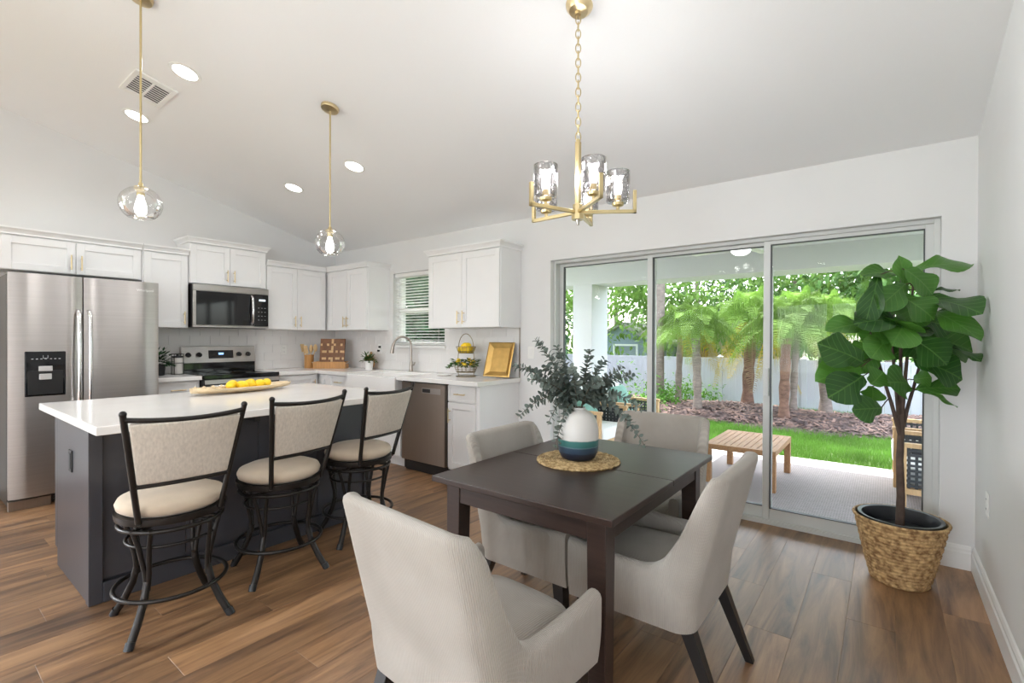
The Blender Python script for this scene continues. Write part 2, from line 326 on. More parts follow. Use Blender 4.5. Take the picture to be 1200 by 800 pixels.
# ------------------------------------------------------------------ mesh helpers
class MB:
    def __init__(s): s.v = []; s.f = []; s.uv = {}
    def add(s, vs, fs):
        n = len(s.v); s.v += [tuple(v) for v in vs]; s.f += [tuple(i + n for i in f) for f in fs]; return n
    def box(s, x0, x1, y0, y1, z0, z1):
        s.add([(x0,y0,z0),(x1,y0,z0),(x1,y1,z0),(x0,y1,z0),(x0,y0,z1),(x1,y0,z1),(x1,y1,z1),(x0,y1,z1)],
              [(3,2,1,0),(4,5,6,7),(0,1,5,4),(1,2,6,5),(2,3,7,6),(3,0,4,7)]); return s
    def obox(s, c, a, b, d):
        c, a, b, d = Vector(c), Vector(a), Vector(b), Vector(d)
        s.add([c-a-b-d, c+a-b-d, c+a+b-d, c-a+b-d, c-a-b+d, c+a-b+d, c+a+b+d, c-a+b+d],
              [(3,2,1,0),(4,5,6,7),(0,1,5,4),(1,2,6,5),(2,3,7,6),(3,0,4,7)]); return s
    def hexa(s, bot, top):
        s.add(list(bot) + list(top), [(3,2,1,0),(4,5,6,7),(0,1,5,4),(1,2,6,5),(2,3,7,6),(3,0,4,7)]); return s
    def tube(s, path, r, n=8, closed=False, caps=True, flat=1.0):
        P = [Vector(p) for p in path]; k = len(P)
        rs = r if isinstance(r, (list, tuple)) else [r]*k
        T = []
        for i in range(k):
            a = P[(i-1) % k] if (closed or i > 0) else P[i]; b = P[(i+1) % k] if (closed or i < k-1) else P[i]
            t = (b - a); T.append(t.normalized() if t.length > 1e-9 else Vector((0,0,1)))
        up = Vector((0,0,1)) if abs(T[0].z) < .9 else Vector((1,0,0))
        u = (up - T[0]*up.dot(T[0])).normalized(); vs = []
        for i in range(k):
            u = (u - T[i]*u.dot(T[i])); u = u.normalized() if u.length > 1e-6 else T[i].orthogonal().normalized()
            w = T[i].cross(u)
            for j in range(n):
                a = 2*PI*j/n; vs.append(P[i] + (u*math.cos(a)*flat + w*math.sin(a))*rs[i])
        fs = []
        for i in range(k if closed else k-1):
            i2 = (i+1) % k
            for j in range(n): fs.append((i*n+j, i*n+(j+1)%n, i2*n+(j+1)%n, i2*n+j))
        if caps and not closed: fs += [tuple(range(n-1,-1,-1)), tuple((k-1)*n+j for j in range(n))]
        s.add(vs, fs); return s
    def cyl(s, p0, p1, r0, r1=None, n=16): return s.tube([p0, p1], [r0, r0 if r1 is None else r1], n)
    def lathe(s, prof, n=24, c=(0,0,0), sx=1.0, sy=1.0, closed=False):
        vs = []; fs = []; k = len(prof)
        for (r, z) in prof:
            for j in range(n):
                a = 2*PI*j/n; vs.append((c[0]+r*math.cos(a)*sx, c[1]+r*math.sin(a)*sy, c[2]+z))
        for i in range(k if closed else k-1):
            i2 = (i+1) % k
            for j in range(n): fs.append((i*n+j, i*n+(j+1)%n, i2*n+(j+1)%n, i2*n+j))
        if not closed:
            if prof[0][0] > 1e-6: fs.append(tuple(range(n-1,-1,-1)))
            if prof[-1][0] > 1e-6: fs.append(tuple((k-1)*n+j for j in range(n)))
        s.add(vs, fs); return s
    def ball(s, c, rx, ry=None, rz=None, n=14, m=9):
        ry = rx if ry is None else ry; rz = rx if rz is None else rz
        vs = [(c[0],c[1],c[2]-rz)]; fs = []
        for i in range(1, m):
            t = -PI/2 + PI*i/m
            for j in range(n): a = 2*PI*j/n; vs.append((c[0]+rx*math.cos(t)*math.cos(a), c[1]+ry*math.cos(t)*math.sin(a), c[2]+rz*math.sin(t)))
        vs.append((c[0],c[1],c[2]+rz)); L = len(vs)-1
        for j in range(n): fs.append((0, 1+(j+1)%n, 1+j)); fs.append((L, L-n+j, L-n+(j+1)%n))
        for i in range(m-2):
            for j in range(n): fs.append((1+i*n+j, 1+i*n+(j+1)%n, 1+(i+1)*n+(j+1)%n, 1+(i+1)*n+j))
        s.add(vs, fs); return s
    def prism(s, poly, y0, y1):      # polygon in x,z extruded along y
        n = len(poly); s.add([(x,y0,z) for x,z in poly] + [(x,y1,z) for x,z in poly],
            [tuple(range(n)), tuple(range(2*n-1,n-1,-1))] + [(i, n+i, n+(i+1)%n, (i+1)%n) for i in range(n)]); return s
    def grid(s, rows):               # rows of equal length
        a, b = len(rows), len(rows[0]); s.add([p for r in rows for p in r], [(i*b+j, i*b+j+1, (i+1)*b+j+1, (i+1)*b+j) for i in range(a-1) for j in range(b-1)]); return s
    def leaf(s, base, d, nrm, L, Wd, bend=.15, round_=.5):   # small pointed/rounded leaf card, 4 tris
        d = d.normalized(); sd = d.cross(nrm); sd = sd.normalized() if sd.length > 1e-6 else d.orthogonal().normalized(); n2 = sd.cross(d)
        p0 = base; m = base + d*L*.5 - n2*L*bend*.3; t = base + d*L - n2*L*bend
        s.add([p0, m + sd*Wd*.5, t, m - sd*Wd*.5, m + n2*Wd*.08], [(0,1,4),(1,2,4),(2,3,4),(3,0,4)])
    def mesh(s, name, smooth=None, uvs=None):
        me = bpy.data.meshes.new(name); me.from_pydata(s.v, [], s.f)
        if smooth: me.shade_smooth(); me.set_sharp_from_angle(angle=R(smooth))
        if uvs:
            l = me.uv_layers.new(name='UVMap'); vi = [0]*len(me.loops); me.loops.foreach_get('vertex_index', vi)
            l.data.foreach_set('uv', [c for i in vi for c in uvs[i]])
        return me
    def build(s, name, m, parent=None, smooth=None, bevel=0.0, uvs=None, seg=2, loc=None, rot=None):
        return link(s.mesh(name, smooth, uvs), name, m, parent, bevel, seg, loc, rot)
def link(me, name, m, parent=None, bevel=0.0, seg=2, loc=None, rot=None):
    if not me.materials: me.materials.append(m)
    o = bpy.data.objects.new(name, me); COL.objects.link(o)
    if parent: o.parent = parent
    if loc: o.location = loc
    if rot: o.rotation_euler = rot
    if bevel:
        b = o.modifiers.new('bevel', 'BEVEL'); b.width = bevel; b.segments = seg; b.limit_method = 'ANGLE'; b.angle_limit = R(40); b.harden_normals = False
    return o
def bx(name, m, parent, x0, x1, y0, y1, z0, z1, bevel=0.0, smooth=None): return MB().box(x0,x1,y0,y1,z0,z1).build(name, m, parent, smooth, bevel)
def tag(o, label=None, cat=None, group=None, kind=None):
    if label: o['label'] = label
    if cat: o['category'] = cat
    if group: o['group'] = group
    if kind: o['kind'] = kind
    return o
def thing(name, label=None, cat=None, loc=(0,0,0), rz=0.0, group=None, kind=None):
    o = bpy.data.objects.new(name, None); COL.objects.link(o); o.location = loc; o.rotation_euler = (0,0,rz); o.empty_display_size = .1
    return tag(o, label, cat, group, kind)
def dup(o, parent=None, loc=None, rz=None, label=None):
    c = o.copy(); COL.objects.link(c)
    if parent: c.parent = parent
    if loc is not None: c.location = loc
    if rz is not None: c.rotation_euler = (0, 0, rz)
    if label: c['label'] = label
    for ch in list(o.children): dup(ch, c)
    return c
def struct(name, mb, m, smooth=None, bevel=0.0): return tag(mb.build(name, m, None, smooth, bevel), kind='structure')

# ------------------------------------------------------------------ room shell
def wall_with_holes(mb, x0, x1, ztop, holes, y0, y1):
    """wall in the x,z plane between y0 and y1 with rectangular openings"""
    xs = sorted({x0, x1, *[h[0] for h in holes], *[h[1] for h in holes]})
    for a, b in zip(xs, xs[1:]):
        hs = sorted([h for h in holes if h[0] <= a + 1e-6 and h[1] >= b - 1e-6], key=lambda h: h[2]); z = 0.0
        for h in hs:
            if h[2] > z + 1e-6: mb.box(a, b, y0, y1, z, h[2])
            z = h[3]
        if z < ztop - 1e-6: mb.box(a, b, y0, y1, z, ztop)
DX0, DX1, DZ = -2.49, .255, 2.055          # sliding door opening
KX0, KX1, KZ0, KZ1 = -4.78, -3.885, 1.24, 2.11  # kitchen window opening
w = MB(); wall_with_holes(w, XL - .15, XR + .15, 2.49, [(DX0, DX1, 0, DZ), (KX0, KX1, KZ0, KZ1)], YB, YB + .18); struct('wall_back', w, M['wall'])
w = MB(); wall_with_holes(w, XL - .15, XR + .15, 2.49, [(-5.6, -3.5, .55, 2.15), (-2.0, .1, .55, 2.15)], YR - .18, YR); struct('wall_rear', w, M['wall'])
def side_wall(name, x0, x1, hole=None):
    mb = MB(); full = [(YR, 0), (YB, 0), (YB, ceil_z(YB)), (RIDGE_Y, ceil_z(RIDGE_Y)), (YR, ceil_z(YR))]; polys = [full]
    if hole:
        a, b, z0, z1 = hole
        polys = [[(b, 0), (YB, 0), (YB, ceil_z(YB)), (RIDGE_Y, ceil_z(RIDGE_Y)), (b, ceil_z(b))], [(YR, 0), (a, 0), (a, ceil_z(a)), (YR, ceil_z(YR))], [(a, 0), (b, 0), (b, z0), (a, z0)], [(a, z1), (b, z1), (b, ceil_z(b)), (a, ceil_z(a))]]
    for pts in polys: side_poly(mb, x0, x1, pts)
    struct(name, mb, M['wall'])
def side_poly(mb, x0, x1, pts):
    n = len(pts)
    mb.add([(x0, y, z) for y, z in pts] + [(x1, y, z) for y, z in pts], [tuple(range(n)), tuple(range(2*n-1, n-1, -1))] + [(i, n+i, n+(i+1)%n, (i+1)%n) for i in range(n)])
side_wall('wall_left', XL - .15, XL, (-3.7, -1.3, .55, 2.15)); side_wall('wall_right', XR, XR + .15)  # left wall opening is cut for the added fill lamp
c = MB(); zr = ceil_z(RIDGE_Y)
for ya, yb in ((YB + .18, RIDGE_Y), (RIDGE_Y, YR - .18)):
    za = zr - .25*abs(ya - RIDGE_Y); zb = zr - .25*abs(yb - RIDGE_Y)
    c.hexa([(XL-.15, yb, zb), (XR+.15, yb, zb), (XR+.15, ya, za), (XL-.15, ya, za)], [(XL-.15, yb, zb+.12), (XR+.15, yb, zb+.12), (XR+.15, ya, za+.12), (XL-.15, ya, za+.12)])
struct('ceiling', c, M['ceiling'])

floor = tag(bx('floor', M['plank'], None, XL, XR, YR, YB + .05, -.15, -.004), kind='structure')
pw = .1837
full = MB().box(-pw/2 + .0003, pw/2 - .0003, -.61 + .0003, .61 - .0003, -.012, 0).mesh('plank')
rx = XL + pw/2; row = 0
while rx < XR - .02:
    y = -.30 - (row*.437 % 1.22)
    wr = min(pw, 2*(XR - rx)) if rx + pw/2 > XR else pw
    while y < YB + .05:
        y1 = min(y + 1.22, YB + .05)
        if y1 > .2 or True:
            if abs(y1 - y - 1.22) < 1e-6: link(full, 'plank', M['plank'], floor, .0006, 1, (rx, y + .61, 0))
            elif y1 - y > .02: link(MB().box(-pw/2+.0003, pw/2-.0003, -(y1-y)/2+.0003, (y1-y)/2-.0003, -.012, 0).mesh('plank'), 'plank', M['plank'], floor, .0006, 1, (rx, (y+y1)/2, 0))
        y += 1.22
    rx += pw; row += 1

def baseboard(name, p0, p1, nx, ny):
    mb = MB(); prof = [(0,0),(.016,0),(.016,.095),(.011,.105),(.011,.118),(.006,.132),(0,.138)]
    n = len(prof); a = [(p0[0]+nx*d, p0[1]+ny*d, z) for d, z in prof]; b = [(p1[0]+nx*d, p1[1]+ny*d, z) for d, z in prof]
    mb.add(a + b, [tuple(range(n)), tuple(range(2*n-1, n-1, -1))] + [(i, n+i, n+(i+1)%n, (i+1)%n) for i in range(n)])
    struct(name, mb, M['trim'])
baseboard('baseboard_right', (XR, YR), (XR, YB), -1, 0)
baseboard('baseboard_back', (DX1 + .0, YB), (XR - .017, YB), 0, -1)
baseboard('baseboard_back_middle', (-2.83, YB), (DX0 - .0, YB), 0, -1)
baseboard('baseboard_left', (XL, YR), (XL, .55), 1, 0)

# sliding door
door = thing('door_1', kind='structure'); fy0, fy1 = YB + .055, YB + .165
fr = MB(); fr.box(DX0, DX0+.022, fy0, fy1, 0, DZ).box(DX1-.03, DX1, fy0, fy1, 0, DZ).box(DX0+.022, DX1-.03, fy0, fy1, DZ-.026, DZ)
fr.build('door_frame', M['alu'], door, None, .003)
sl = MB(); sl.box(DX0, DX1, fy0 - .01, fy1 + .02, 0, .022).box(DX0, DX1, fy0 - .01, fy0 + .006, .022, .034).box(DX0, DX1, fy0+.05, fy0+.056, .022, .034)
sl.build('door_track', M['alu'], door, None, .002)
pxs = [(DX0 + .018, -1.53, fy0 + .075), (-1.59, -.65, fy0 + .045), (-.705, DX1 - .026, fy0 + .015)]
for i, (a, b, yy) in enumerate(pxs):
    st = .045; z0, z1 = .024, DZ - .026
    p = MB().box(a, a+st, yy, yy+.028, z0, z1).box(b-st, b, yy, yy+.028, z0, z1).box(a+st, b-st, yy, yy+.028, z0, z0+.085).box(a+st, b-st, yy, yy+.028, z1-.026, z1)
    pan = p.build('sliding_panel', M['alu'], door, None, .003)
    g = MB(); a2, b2, c0, c1 = a+st, b-st, z0+.085, z1-.026; t = .006
    g.box(a2, a2+t, yy-.002, yy+.030, c0, c1).box(b2-t, b2, yy-.002, yy+.030, c0, c1).box(a2+t, b2-t, yy-.002, yy+.030, c0, c0+t).box(a2+t, b2-t, yy-.002, yy+.030, c1-t, c1)
    g.build('gasket', M['gasket'], pan)
    bx('glass_pane', M['glass'], pan, a2+t, b2-t, yy+.012, yy+.016, c0+t, c1-t)
hd = MB().box(-.69, -.665, fy0 - .02, fy0 + .016, .92, 1.12).build('door_handle', M['alu'], door, None, .004)

# kitchen window
win = thing('window_1', kind='structure'); wy = YB + .09
f = MB(); t = .045
f.box(KX0, KX0+t, wy, wy+.07, KZ0, KZ1).box(KX1-t, KX1, wy, wy+.07, KZ0, KZ1).box(KX0+t, KX1-t, wy, wy+.07, KZ0, KZ0+t).box(KX0+t, KX1-t, wy, wy+.07, KZ1-t, KZ1)
zm = (KZ0 + KZ1)/2 - .02; f.box(KX0+t, KX1-t, wy, wy+.06, zm-.025, zm+.025); f.build('window_frame', M['trim'], win, None, .003)
bx('window_pane', M['glass'], win, KX0+t, KX1-t, wy+.03, wy+.034, KZ0+t, zm-.025); bx('window_pane', M['glass'], win, KX0+t, KX1-t, wy+.03, wy+.034, zm+.025, KZ1-t)
bx('window_sill', M['trim'], win, KX0-.03, KX1+.03, YB-.03, YB+.09, KZ0-.03, KZ0, .004)
# rear windows
for i, (a, b) in enumerate(((-5.6, -3.5), (-2.0, .1))):
    wn = thing('window_%d' % (i+2), kind='structure'); f = MB(); z0, z1, t = .55, 2.15, .06; y0, y1 = YR-.10, YR-.03; xm = (a+b)/2
    f.box(a, a+t, y0, y1, z0, z1).box(b-t, b, y0, y1, z0, z1).box(a+t, b-t, y0, y1, z0, z0+t).box(a+t, b-t, y0, y1, z1-t, z1).box(xm-.05, xm+.05, y0, y1, z0+t, z1-t)
    f.build('window_frame', M['trim'], wn, None, .003)
    bx('window_sill', M['trim'], wn, a-.03, b+.03, YR-.03, YR+.04, z0-.03, z0, .004)

wn = thing('window_4', kind='structure'); f = MB(); t = .06  # unseen window, added to house the side fill lamp
f.box(XL-.09, XL-.03, -3.7, -3.7+t, .55, 2.15).box(XL-.09, XL-.03, -1.3-t, -1.3, .55, 2.15).box(XL-.09, XL-.03, -3.7+t, -1.3-t, .55, .55+t).box(XL-.09, XL-.03, -3.7+t, -1.3-t, 2.15-t, 2.15).box(XL-.09, XL-.03, -2.55, -2.45, .55+t, 2.15-t)
f.build('window_frame', M['trim'], wn, None, .003)
bx('window_sill', M['trim'], wn, XL-.03, XL+.03, -3.73, -1.27, .52, .55, .004)
# blind on the kitchen window
bl = thing('window_blind', 'white horizontal slat blind hanging over the kitchen sink window', 'blind', (KX0, YB + .045, KZ0))
bw = KX1 - KX0 - .02
bx('head_rail', M['white_plastic'], bl, .01, bw+.01, -.025, .025, KZ1-KZ0-.05, KZ1-KZ0-.003, .003)
sm = MB().obox((bw/2, 0, 0), (bw/2 - .005, 0, 0), (0, .022, -.003), (0, 0, .0012)).mesh('slat')
ns = 24
for i in range(ns): link(sm, 'slat', M['white_plastic'], bl, 0, 1, (.01, 0, .03 + i*(KZ1-KZ0-.09)/(ns-1)))
bx('bottom_rail', M['white_plastic'], bl, .015, bw+.005, -.02, .02, .004, .02, .003)
cd = MB()
for xx in (.12, bw - .1): cd.cyl((xx, -.024, .01), (xx, -.024, KZ1-KZ0-.04), .0015, n=5)
cd.build('cord', M['white_plastic'], bl)
MB().cyl((.07, -.03, .25), (.07, -.03, KZ1-KZ0-.05), .004, n=6).build('tilt_wand', M['white_plastic'], bl)

# backsplash tiles on both kitchen walls
bs = tag(MB().box(XL, XL+.004, 1.545, YB, .94, 1.44).box(XL+.004, -2.83, YB-.004, YB, .94, KZ0-.03).box(KX1, -2.83, YB-.004, YB, KZ0-.03, 1.44).box(XL+.004, KX0, YB-.004, YB, KZ0-.03, 1.44).build('wall_backsplash', M['grout']), kind='structure')
def tiles(along, a0, a1, z0, z1, hole=None):
    tw, th = .20, .10; r = 0; z = z0
    while z < z1 - .01:
        zt = min(z + th, z1); a = a0 - (r % 2)*tw/2
        while a < a1 - .005:
            l, rr = max(a, a0), min(a + tw, a1)
            segs = [(l, rr)]
            if hole and zt > hole[2] + .005:
                segs = [q for q in ((l, min(rr, hole[0])), (max(l, hole[1]), rr)) if q[1] - q[0] > .012]
            for q0, q1 in segs:
                if q1 - q0 > .012:
                    w_, h_ = (q1-q0)/2 - .0012, (zt-z)/2 - .0012; key = (along, round(w_, 4), round(h_, 4))
                    if key not in TM:
                        TM[key] = MB().box(-w_, w_, -.005, 0, -h_, h_).mesh('tile') if along == 'x' else MB().box(0, .005, -w_, w_, -h_, h_).mesh('tile')
                    cx = (q0+q1)/2; loc = (cx, YB-.004, (z+zt)/2) if along == 'x' else (XL+.004, cx, (z+zt)/2)
                    link(TM[key], 'tile', M['tile'], bs, 0, 1, loc)
            a += tw
        z += th; r += 1
TM = {}
tiles('y', 1.55, YB - .01, .942, 1.425)
tiles('x', XL + .01, -2.85, .942, 1.425, (KX0 - .03, KX1 + .03, KZ0 - .04))
struct('trim_backsplash_edge', MB().box(-2.848, -2.836, YB-.011, YB, .942, 1.50), M['nickel'])

# ------------------------------------------------------------------ kitchen cabinets.  local frame: x along the wall, y=0 at the wall, front at -depth
def shaker(mb, x0, x1, z0, z1, yf, rail=.058, th=.02):
    mb.box(x0, x0+rail, yf-th, yf, z0, z1).box(x1-rail, x1, yf-th, yf, z0, z1).box(x0+rail, x1-rail, yf-th, yf, z0, z0+rail).box(x0+rail, x1-rail, yf-th, yf, z1-rail, z1)
    mb.box(x0+rail, x1-rail, yf-.009, yf, z0+rail, z1-rail)
def pull(parent, x, z, yf, vert=True, L=.13, m=None):
    mb = MB(); y = yf - .032
    if vert:
        mb.cyl((x, y, z-L/2), (x, y, z+L/2), .0055, n=8); [mb.cyl((x, yf, z+q), (x, y, z+q), .0045, n=6) for q in (-L*.32, L*.32)]
    else:
        mb.cyl((x-L/2, y, z), (x+L/2, y, z), .0055, n=8); [mb.cyl((x+q, yf, z), (x+q, y, z), .0045, n=6) for q in (-L*.32, L*.32)]
    mb.build('handle', m or M['gold'], parent, 40)
def crown(parent, x0, x1, z, depth, eL=0, eR=0):
    mb = MB()
    prof = [(0, 0), (.010, 0), (.010, .014), (.020, .032), (.032, .046), (.036, .046), (.036, .060), (0, .060)]
    n = len(prof)
    # front run
    mb.add([(x0 - d*eL, -depth - d, z + h) for d, h in prof] + [(x1 + d*eR, -depth - d, z + h) for d, h in prof], [tuple(range(n)), tuple(range(2*n-1, n-1, -1))] + [(i, n+i, n+(i+1)%n, (i+1)%n) for i in range(n)])
    if eL: mb.add([(x0 - d, -depth - d, z + h) for d, h in prof] + [(x0 - d, -.001, z + h) for d, h in prof], [tuple(range(n)), tuple(range(2*n-1, n-1, -1))] + [(i, n+i, n+(i+1)%n, (i+1)%n) for i in range(n)])
    if eR: mb.add([(x1 + d, -depth - d, z + h) for d, h in prof] + [(x1 + d, -.001, z + h) for d, h in prof], [tuple(range(n)), tuple(range(2*n-1, n-1, -1))] + [(i, n+i, n+(i+1)%n, (i+1)%n) for i in range(n)])
    mb.box(x0, x1, -depth, -.001, z, z + .05)
    mb.build('crown_molding', M['cabinet'], parent)
def upper(label, loc, rz, wd, z0, z1, depth, doors, cr=(0, 0), handles=True, body_x0=.002, crown_x0=None):
    t = thing('wall_cabinet', label, 'cabinet', loc, rz, 'white upper cabinets')
    bx('cabinet_body', M['cabinet'], t, body_x0, wd, -depth+.02, -.001, z0, z1, .0015)
    for (a, b, hx) in doors:
        mb = MB(); shaker(mb, a + .002, b - .002, z0 + .004, z1 - .012, -depth + .02); d = mb.build('door', M['cabinet'], t, None, .0015)
        if hx is not None:
            x = b - .035 if hx > 0 else a + .035
            pull(d, x, z0 + .10, -depth)
    crown(t, body_x0 if crown_x0 is None else crown_x0, wd, z1, depth, *cr)
    return t
UD = .33
upper('white two-door cabinet above the stainless refrigerator', (XL, .57, 0), R(90), .965, 1.875, 2.165, UD, [(0.02, .482, 1), (.482, .955, -1)], (1, 0))
upper('narrow single-door white upper cabinet between refrigerator cabinet and microwave', (XL, 1.537, 0), R(90), .395, 1.42, 2.165, UD, [(.012, .385, 1)])
upper('taller white two-door cabinet directly above the microwave', (XL, 1.934, 0), R(90), .782, 1.885, 2.305, UD + .01, [(.006, .391, 1), (.391, .776, -1)], (1, 1))
upper('white two-door upper cabinet right of the microwave running to the corner', (XL, 2.718, 0), R(90), .765, 1.42, 2.165, UD, [(.006, .375, 1), (.375, .75, -1)])
upper('white corner upper cabinet left of the sink window', (XL, YB, 0), 0, 1.17, 1.42, 2.165, UD, [(.375, .765, 1), (.765, 1.165, -1)], (0, 1), crown_x0=.33)
upper('white two-door upper cabinet right of the sink window', (-3.80, YB, 0), 0, .965, 1.43, 2.175, UD, [(.006, .482, 1), (.482, .959, -1)], (1, 1))

BD = .60
def base(label, loc, rz, wd, fronts, x_body=.002, depth=BD, group='white base cabinets', toe_end=0.0):
    t = thing('base_cabinet', label, 'cabinet', loc, rz, group)
    bx('cabinet_body', M['cabinet'], t, x_body, wd, -depth+.02, -.001, .10, .90, .0015)
    bx('toe_kick', M['cabinet'], t, x_body, wd - toe_end, -depth+.075, -.01, 0.0, .10)
    for kind, a, b, z0, z1, h in fronts:
        mb = MB()
        if kind == 'drawer': shaker(mb, a+.002, b-.002, z0, z1, -depth+.02, .02)
        else: shaker(mb, a+.002, b-.002, z0, z1, -depth+.02)
        d = mb.build(kind, M['cabinet'], t, None, .0015)
        if kind == 'drawer': pull(d, (a+b)/2, (z0+z1)/2, -depth, False)
        elif h: pull(d, b-.035 if h > 0 else a+.035, z1-.12, -depth)
    return t
base('white base cabinet between the refrigerator and the range', (XL, 1.55, 0), R(90), .39, [('drawer', .01, .38, .74, .885, 0), ('door', .01, .38, .12, .73, 1)])
base('white base cabinet between the range and the kitchen corner', (XL, 2.715, 0), R(90), .50, [('door', .01, .475, .12, .885, 1)])
base('white corner base cabinet with a drawer left of the apron sink', (XL, YB, 0), 0, 1.235, [('drawer', .84, 1.225, .74, .885, 0), ('door', .84, 1.225, .12, .73, 1), ('door', .66, .84, .12, .885, 0)])
sb = thing('base_cabinet', 'white two-door base cabinet under the apron sink', 'cabinet', (-4.785, YB, 0), 0, 'white base cabinets')
bx('cabinet_body', M['cabinet'], sb, 0, .89, -BD+.02, -.001, .10, .64, .0015); bx('toe_kick', M['cabinet'], sb, 0, .89, -BD+.075, -.01, 0, .10)
for a, b, h in ((.01, .445, 1), (.445, .88, -1)):
    mb = MB(); shaker(mb, a+.002, b-.002, .12, .63, -BD+.02); d = mb.build('door', M['cabinet'], sb, None, .0015); pull(d, b-.035 if h > 0 else a+.035, .52, -BD)
base('white end base cabinet with one drawer right of the dishwasher', (-3.245, YB, 0), 0, .39, [('drawer', .01, .355, .74, .885, 0), ('door', .01, .355, .12, .73, -1)])

ct = MB().box(XL+.011, XL+.645, 1.545, 1.942, .90, .94).build('countertop', M['quartz'], None, None, .004)
tag(ct, 'short white quartz countertop between refrigerator and range', 'countertop')
ct = MB().box(XL+.011, XL+.645, 2.71, YB-.645, .90, .94).box(XL+.011, -4.765, YB-.645, YB-.011, .90, .94).box(-4.765, -3.925, YB-.16, YB-.011, .90, .94).box(-3.925, -2.825, YB-.645, YB-.011, .90, .94)
tag(ct.build('countertop', M['quartz'], None, None, .003), 'long white quartz countertop along the sink wall and corner', 'countertop')

# apron sink
sk = thing('apron_sink', 'white apron front farmhouse sink below the kitchen window', 'sink', (-4.345, YB - .41, 0))
mb = MB(); a, b = .415, .25; zt, zb = .925, .655
mb.box(-a, a, -b, -b+.04, zb, zt).box(-a, a, b-.03, b, zb, zt).box(-a, -a+.03, -b+.04, b-.03, zb, zt).box(a-.03, a, -b+.04, b-.03, zb, zt).box(-a+.03, a-.03, -b+.04, b-.03, zb, zb+.03)
mb.build('basin', M['ceramic'], sk, None, .006, seg=3); MB().cyl((0, 0, zb+.03), (0, 0, zb+.034), .045, n=20).build('drain', M['nickel'], sk, 40)
# faucet
fc = thing('faucet', 'brushed nickel gooseneck pull-down faucet behind the sink', 'faucet', (-4.33, YB - .10, .94))
path = [(0, 0, 0), (0, 0, .30)] + [(0, -.075 + .085*math.cos(t), .30 + .095*math.sin(t)) for t in [PI*i/10 for i in range(1, 10)]]
path = [(0,0,0),(0,0,.15),(0,0,.30)] + [(-.05*(1-math.cos(t)), -.085 + .085*math.cos(t), .30 + .10*math.sin(t)) for t in [PI*.92*i/10 for i in range(1, 11)]]
MB().tube(path, .013, 12).build('spout', M['nickel'], fc, 50)
e = Vector(path[-1]); MB().tube([e, e + Vector((-.006, -.012, -.04)), e + Vector((-.012, -.022, -.115))], [.015, .018, .023], 12).build('spray_head', M['nickel'], fc, 50)
MB().lathe([(.028, 0), (.028, .008), (.022, .014), (.02, .10), (.014, .12)], 16).build('base', M['nickel'], fc, 40)
MB().tube([(.015, 0, .075), (.045, 0, .078), (.075, -.01, .105)], [.011, .009, .006], 8).build('handle', M['nickel'], fc, 50)

# ------------------------------------------------------------------ appliances
fg = thing('refrigerator', 'tall stainless steel side by side refrigerator with water dispenser', 'refrigerator', (XL, .575, 0), R(90))
FW, FD, FH = .955, .82, 1.81
bx('fridge_body', M['fridge_side'], fg, 0, FW, -FD+.07, -.03, .03, FH-.01, .004)
sx = .432
for a, b in ((.002, sx-.004), (sx+.004, FW-.002)):
    mb = MB(); n = 8; y0, y1 = -FD+.065, -FD
    xs = [a + (b-a)*i/n for i in range(n+1)]
    bow = [y1 - .006*math.sin(PI*i/n) + (.014 if i in (0, n) else 0) for i in range(n+1)]
    vs = [(x, y, z) for z in (.09, FH) for x, y in zip(xs, bow)] + [(x, y0, z) for z in (.09, FH) for x in xs]; k = n+1
    fs = [(i, i+1, k+i+1, k+i) for i in range(n)] + [(2*k+i+1, 2*k+i, 3*k+i, 3*k+i+1) for i in range(n)] + [(k+i, k+i+1, 3*k+i+1, 3*k+i) for i in range(n)] + [(i+1, i, 2*k+i, 2*k+i+1) for i in range(n)] + [(0, k, 3*k, 2*k), (n, 2*k+n, 3*k+n, k+n)]
    mb.add(vs, fs); d = mb.build('door', M['steel'], fg, 35)
    hx = b - .03 if a < .1 else a + .03
    hp = [(hx, -FD, .62), (hx, -FD-.042, .655), (hx, -FD-.056, .85), (hx, -FD-.062, 1.08), (hx, -FD-.056, 1.32), (hx, -FD-.042, 1.505), (hx, -FD, 1.535)]
    MB().tube(hp, .0155, 10, flat=1.0).build('handle', M['handle_steel'], d, 50)
    if a < .1:
        ds = bx('water_dispenser', M['black_gloss'], d, .087, .325, -FD-.0085, -FD+.01, .86, 1.21, .008)
        MB().box(.105, .307, -FD-.0095, -FD-.006, .875, 1.06).build('dispenser_recess', M['black'], ds, None, .003)
        bx('paddle', M['disp_grey'], ds, .165, .245, -FD-.016, -FD-.006, 1.055, 1.095, .004); bx('paddle', M['disp_grey'], ds, .168, .24, -FD-.016, -FD-.006, .99, 1.035, .004)
        mk = MB()
        for q in (-.075, -.05, -.025, .0, .03, .055, .08): mk.box(.206+q-.006, .206+q+.006, -FD-.0092, -FD-.0084, 1.148, 1.154)
        mk.box(.190, .193, -FD-.0092, -FD-.0084, 1.155, 1.178).box(.217, .220, -FD-.0092, -FD-.0084, 1.155, 1.178).box(.190, .220, -FD-.0092, -FD-.0084, 1.155, 1.158)
        mk.build('control_marks', M['disp_mark'], ds)
gr = MB().box(.01, FW-.01, -FD+.06, -FD+.09, .015, .085)
for i in range(3): gr.box(.26, FW-.02, -FD+.05, -FD+.06, .03+.018*i, .038+.018*i)
gr.build('toe_grille', M['black'], fg)
bx('hinge_cover', M['steel_dark'], fg, .0, .24, -FD+.02, -FD+.06, .0, .075, .004)
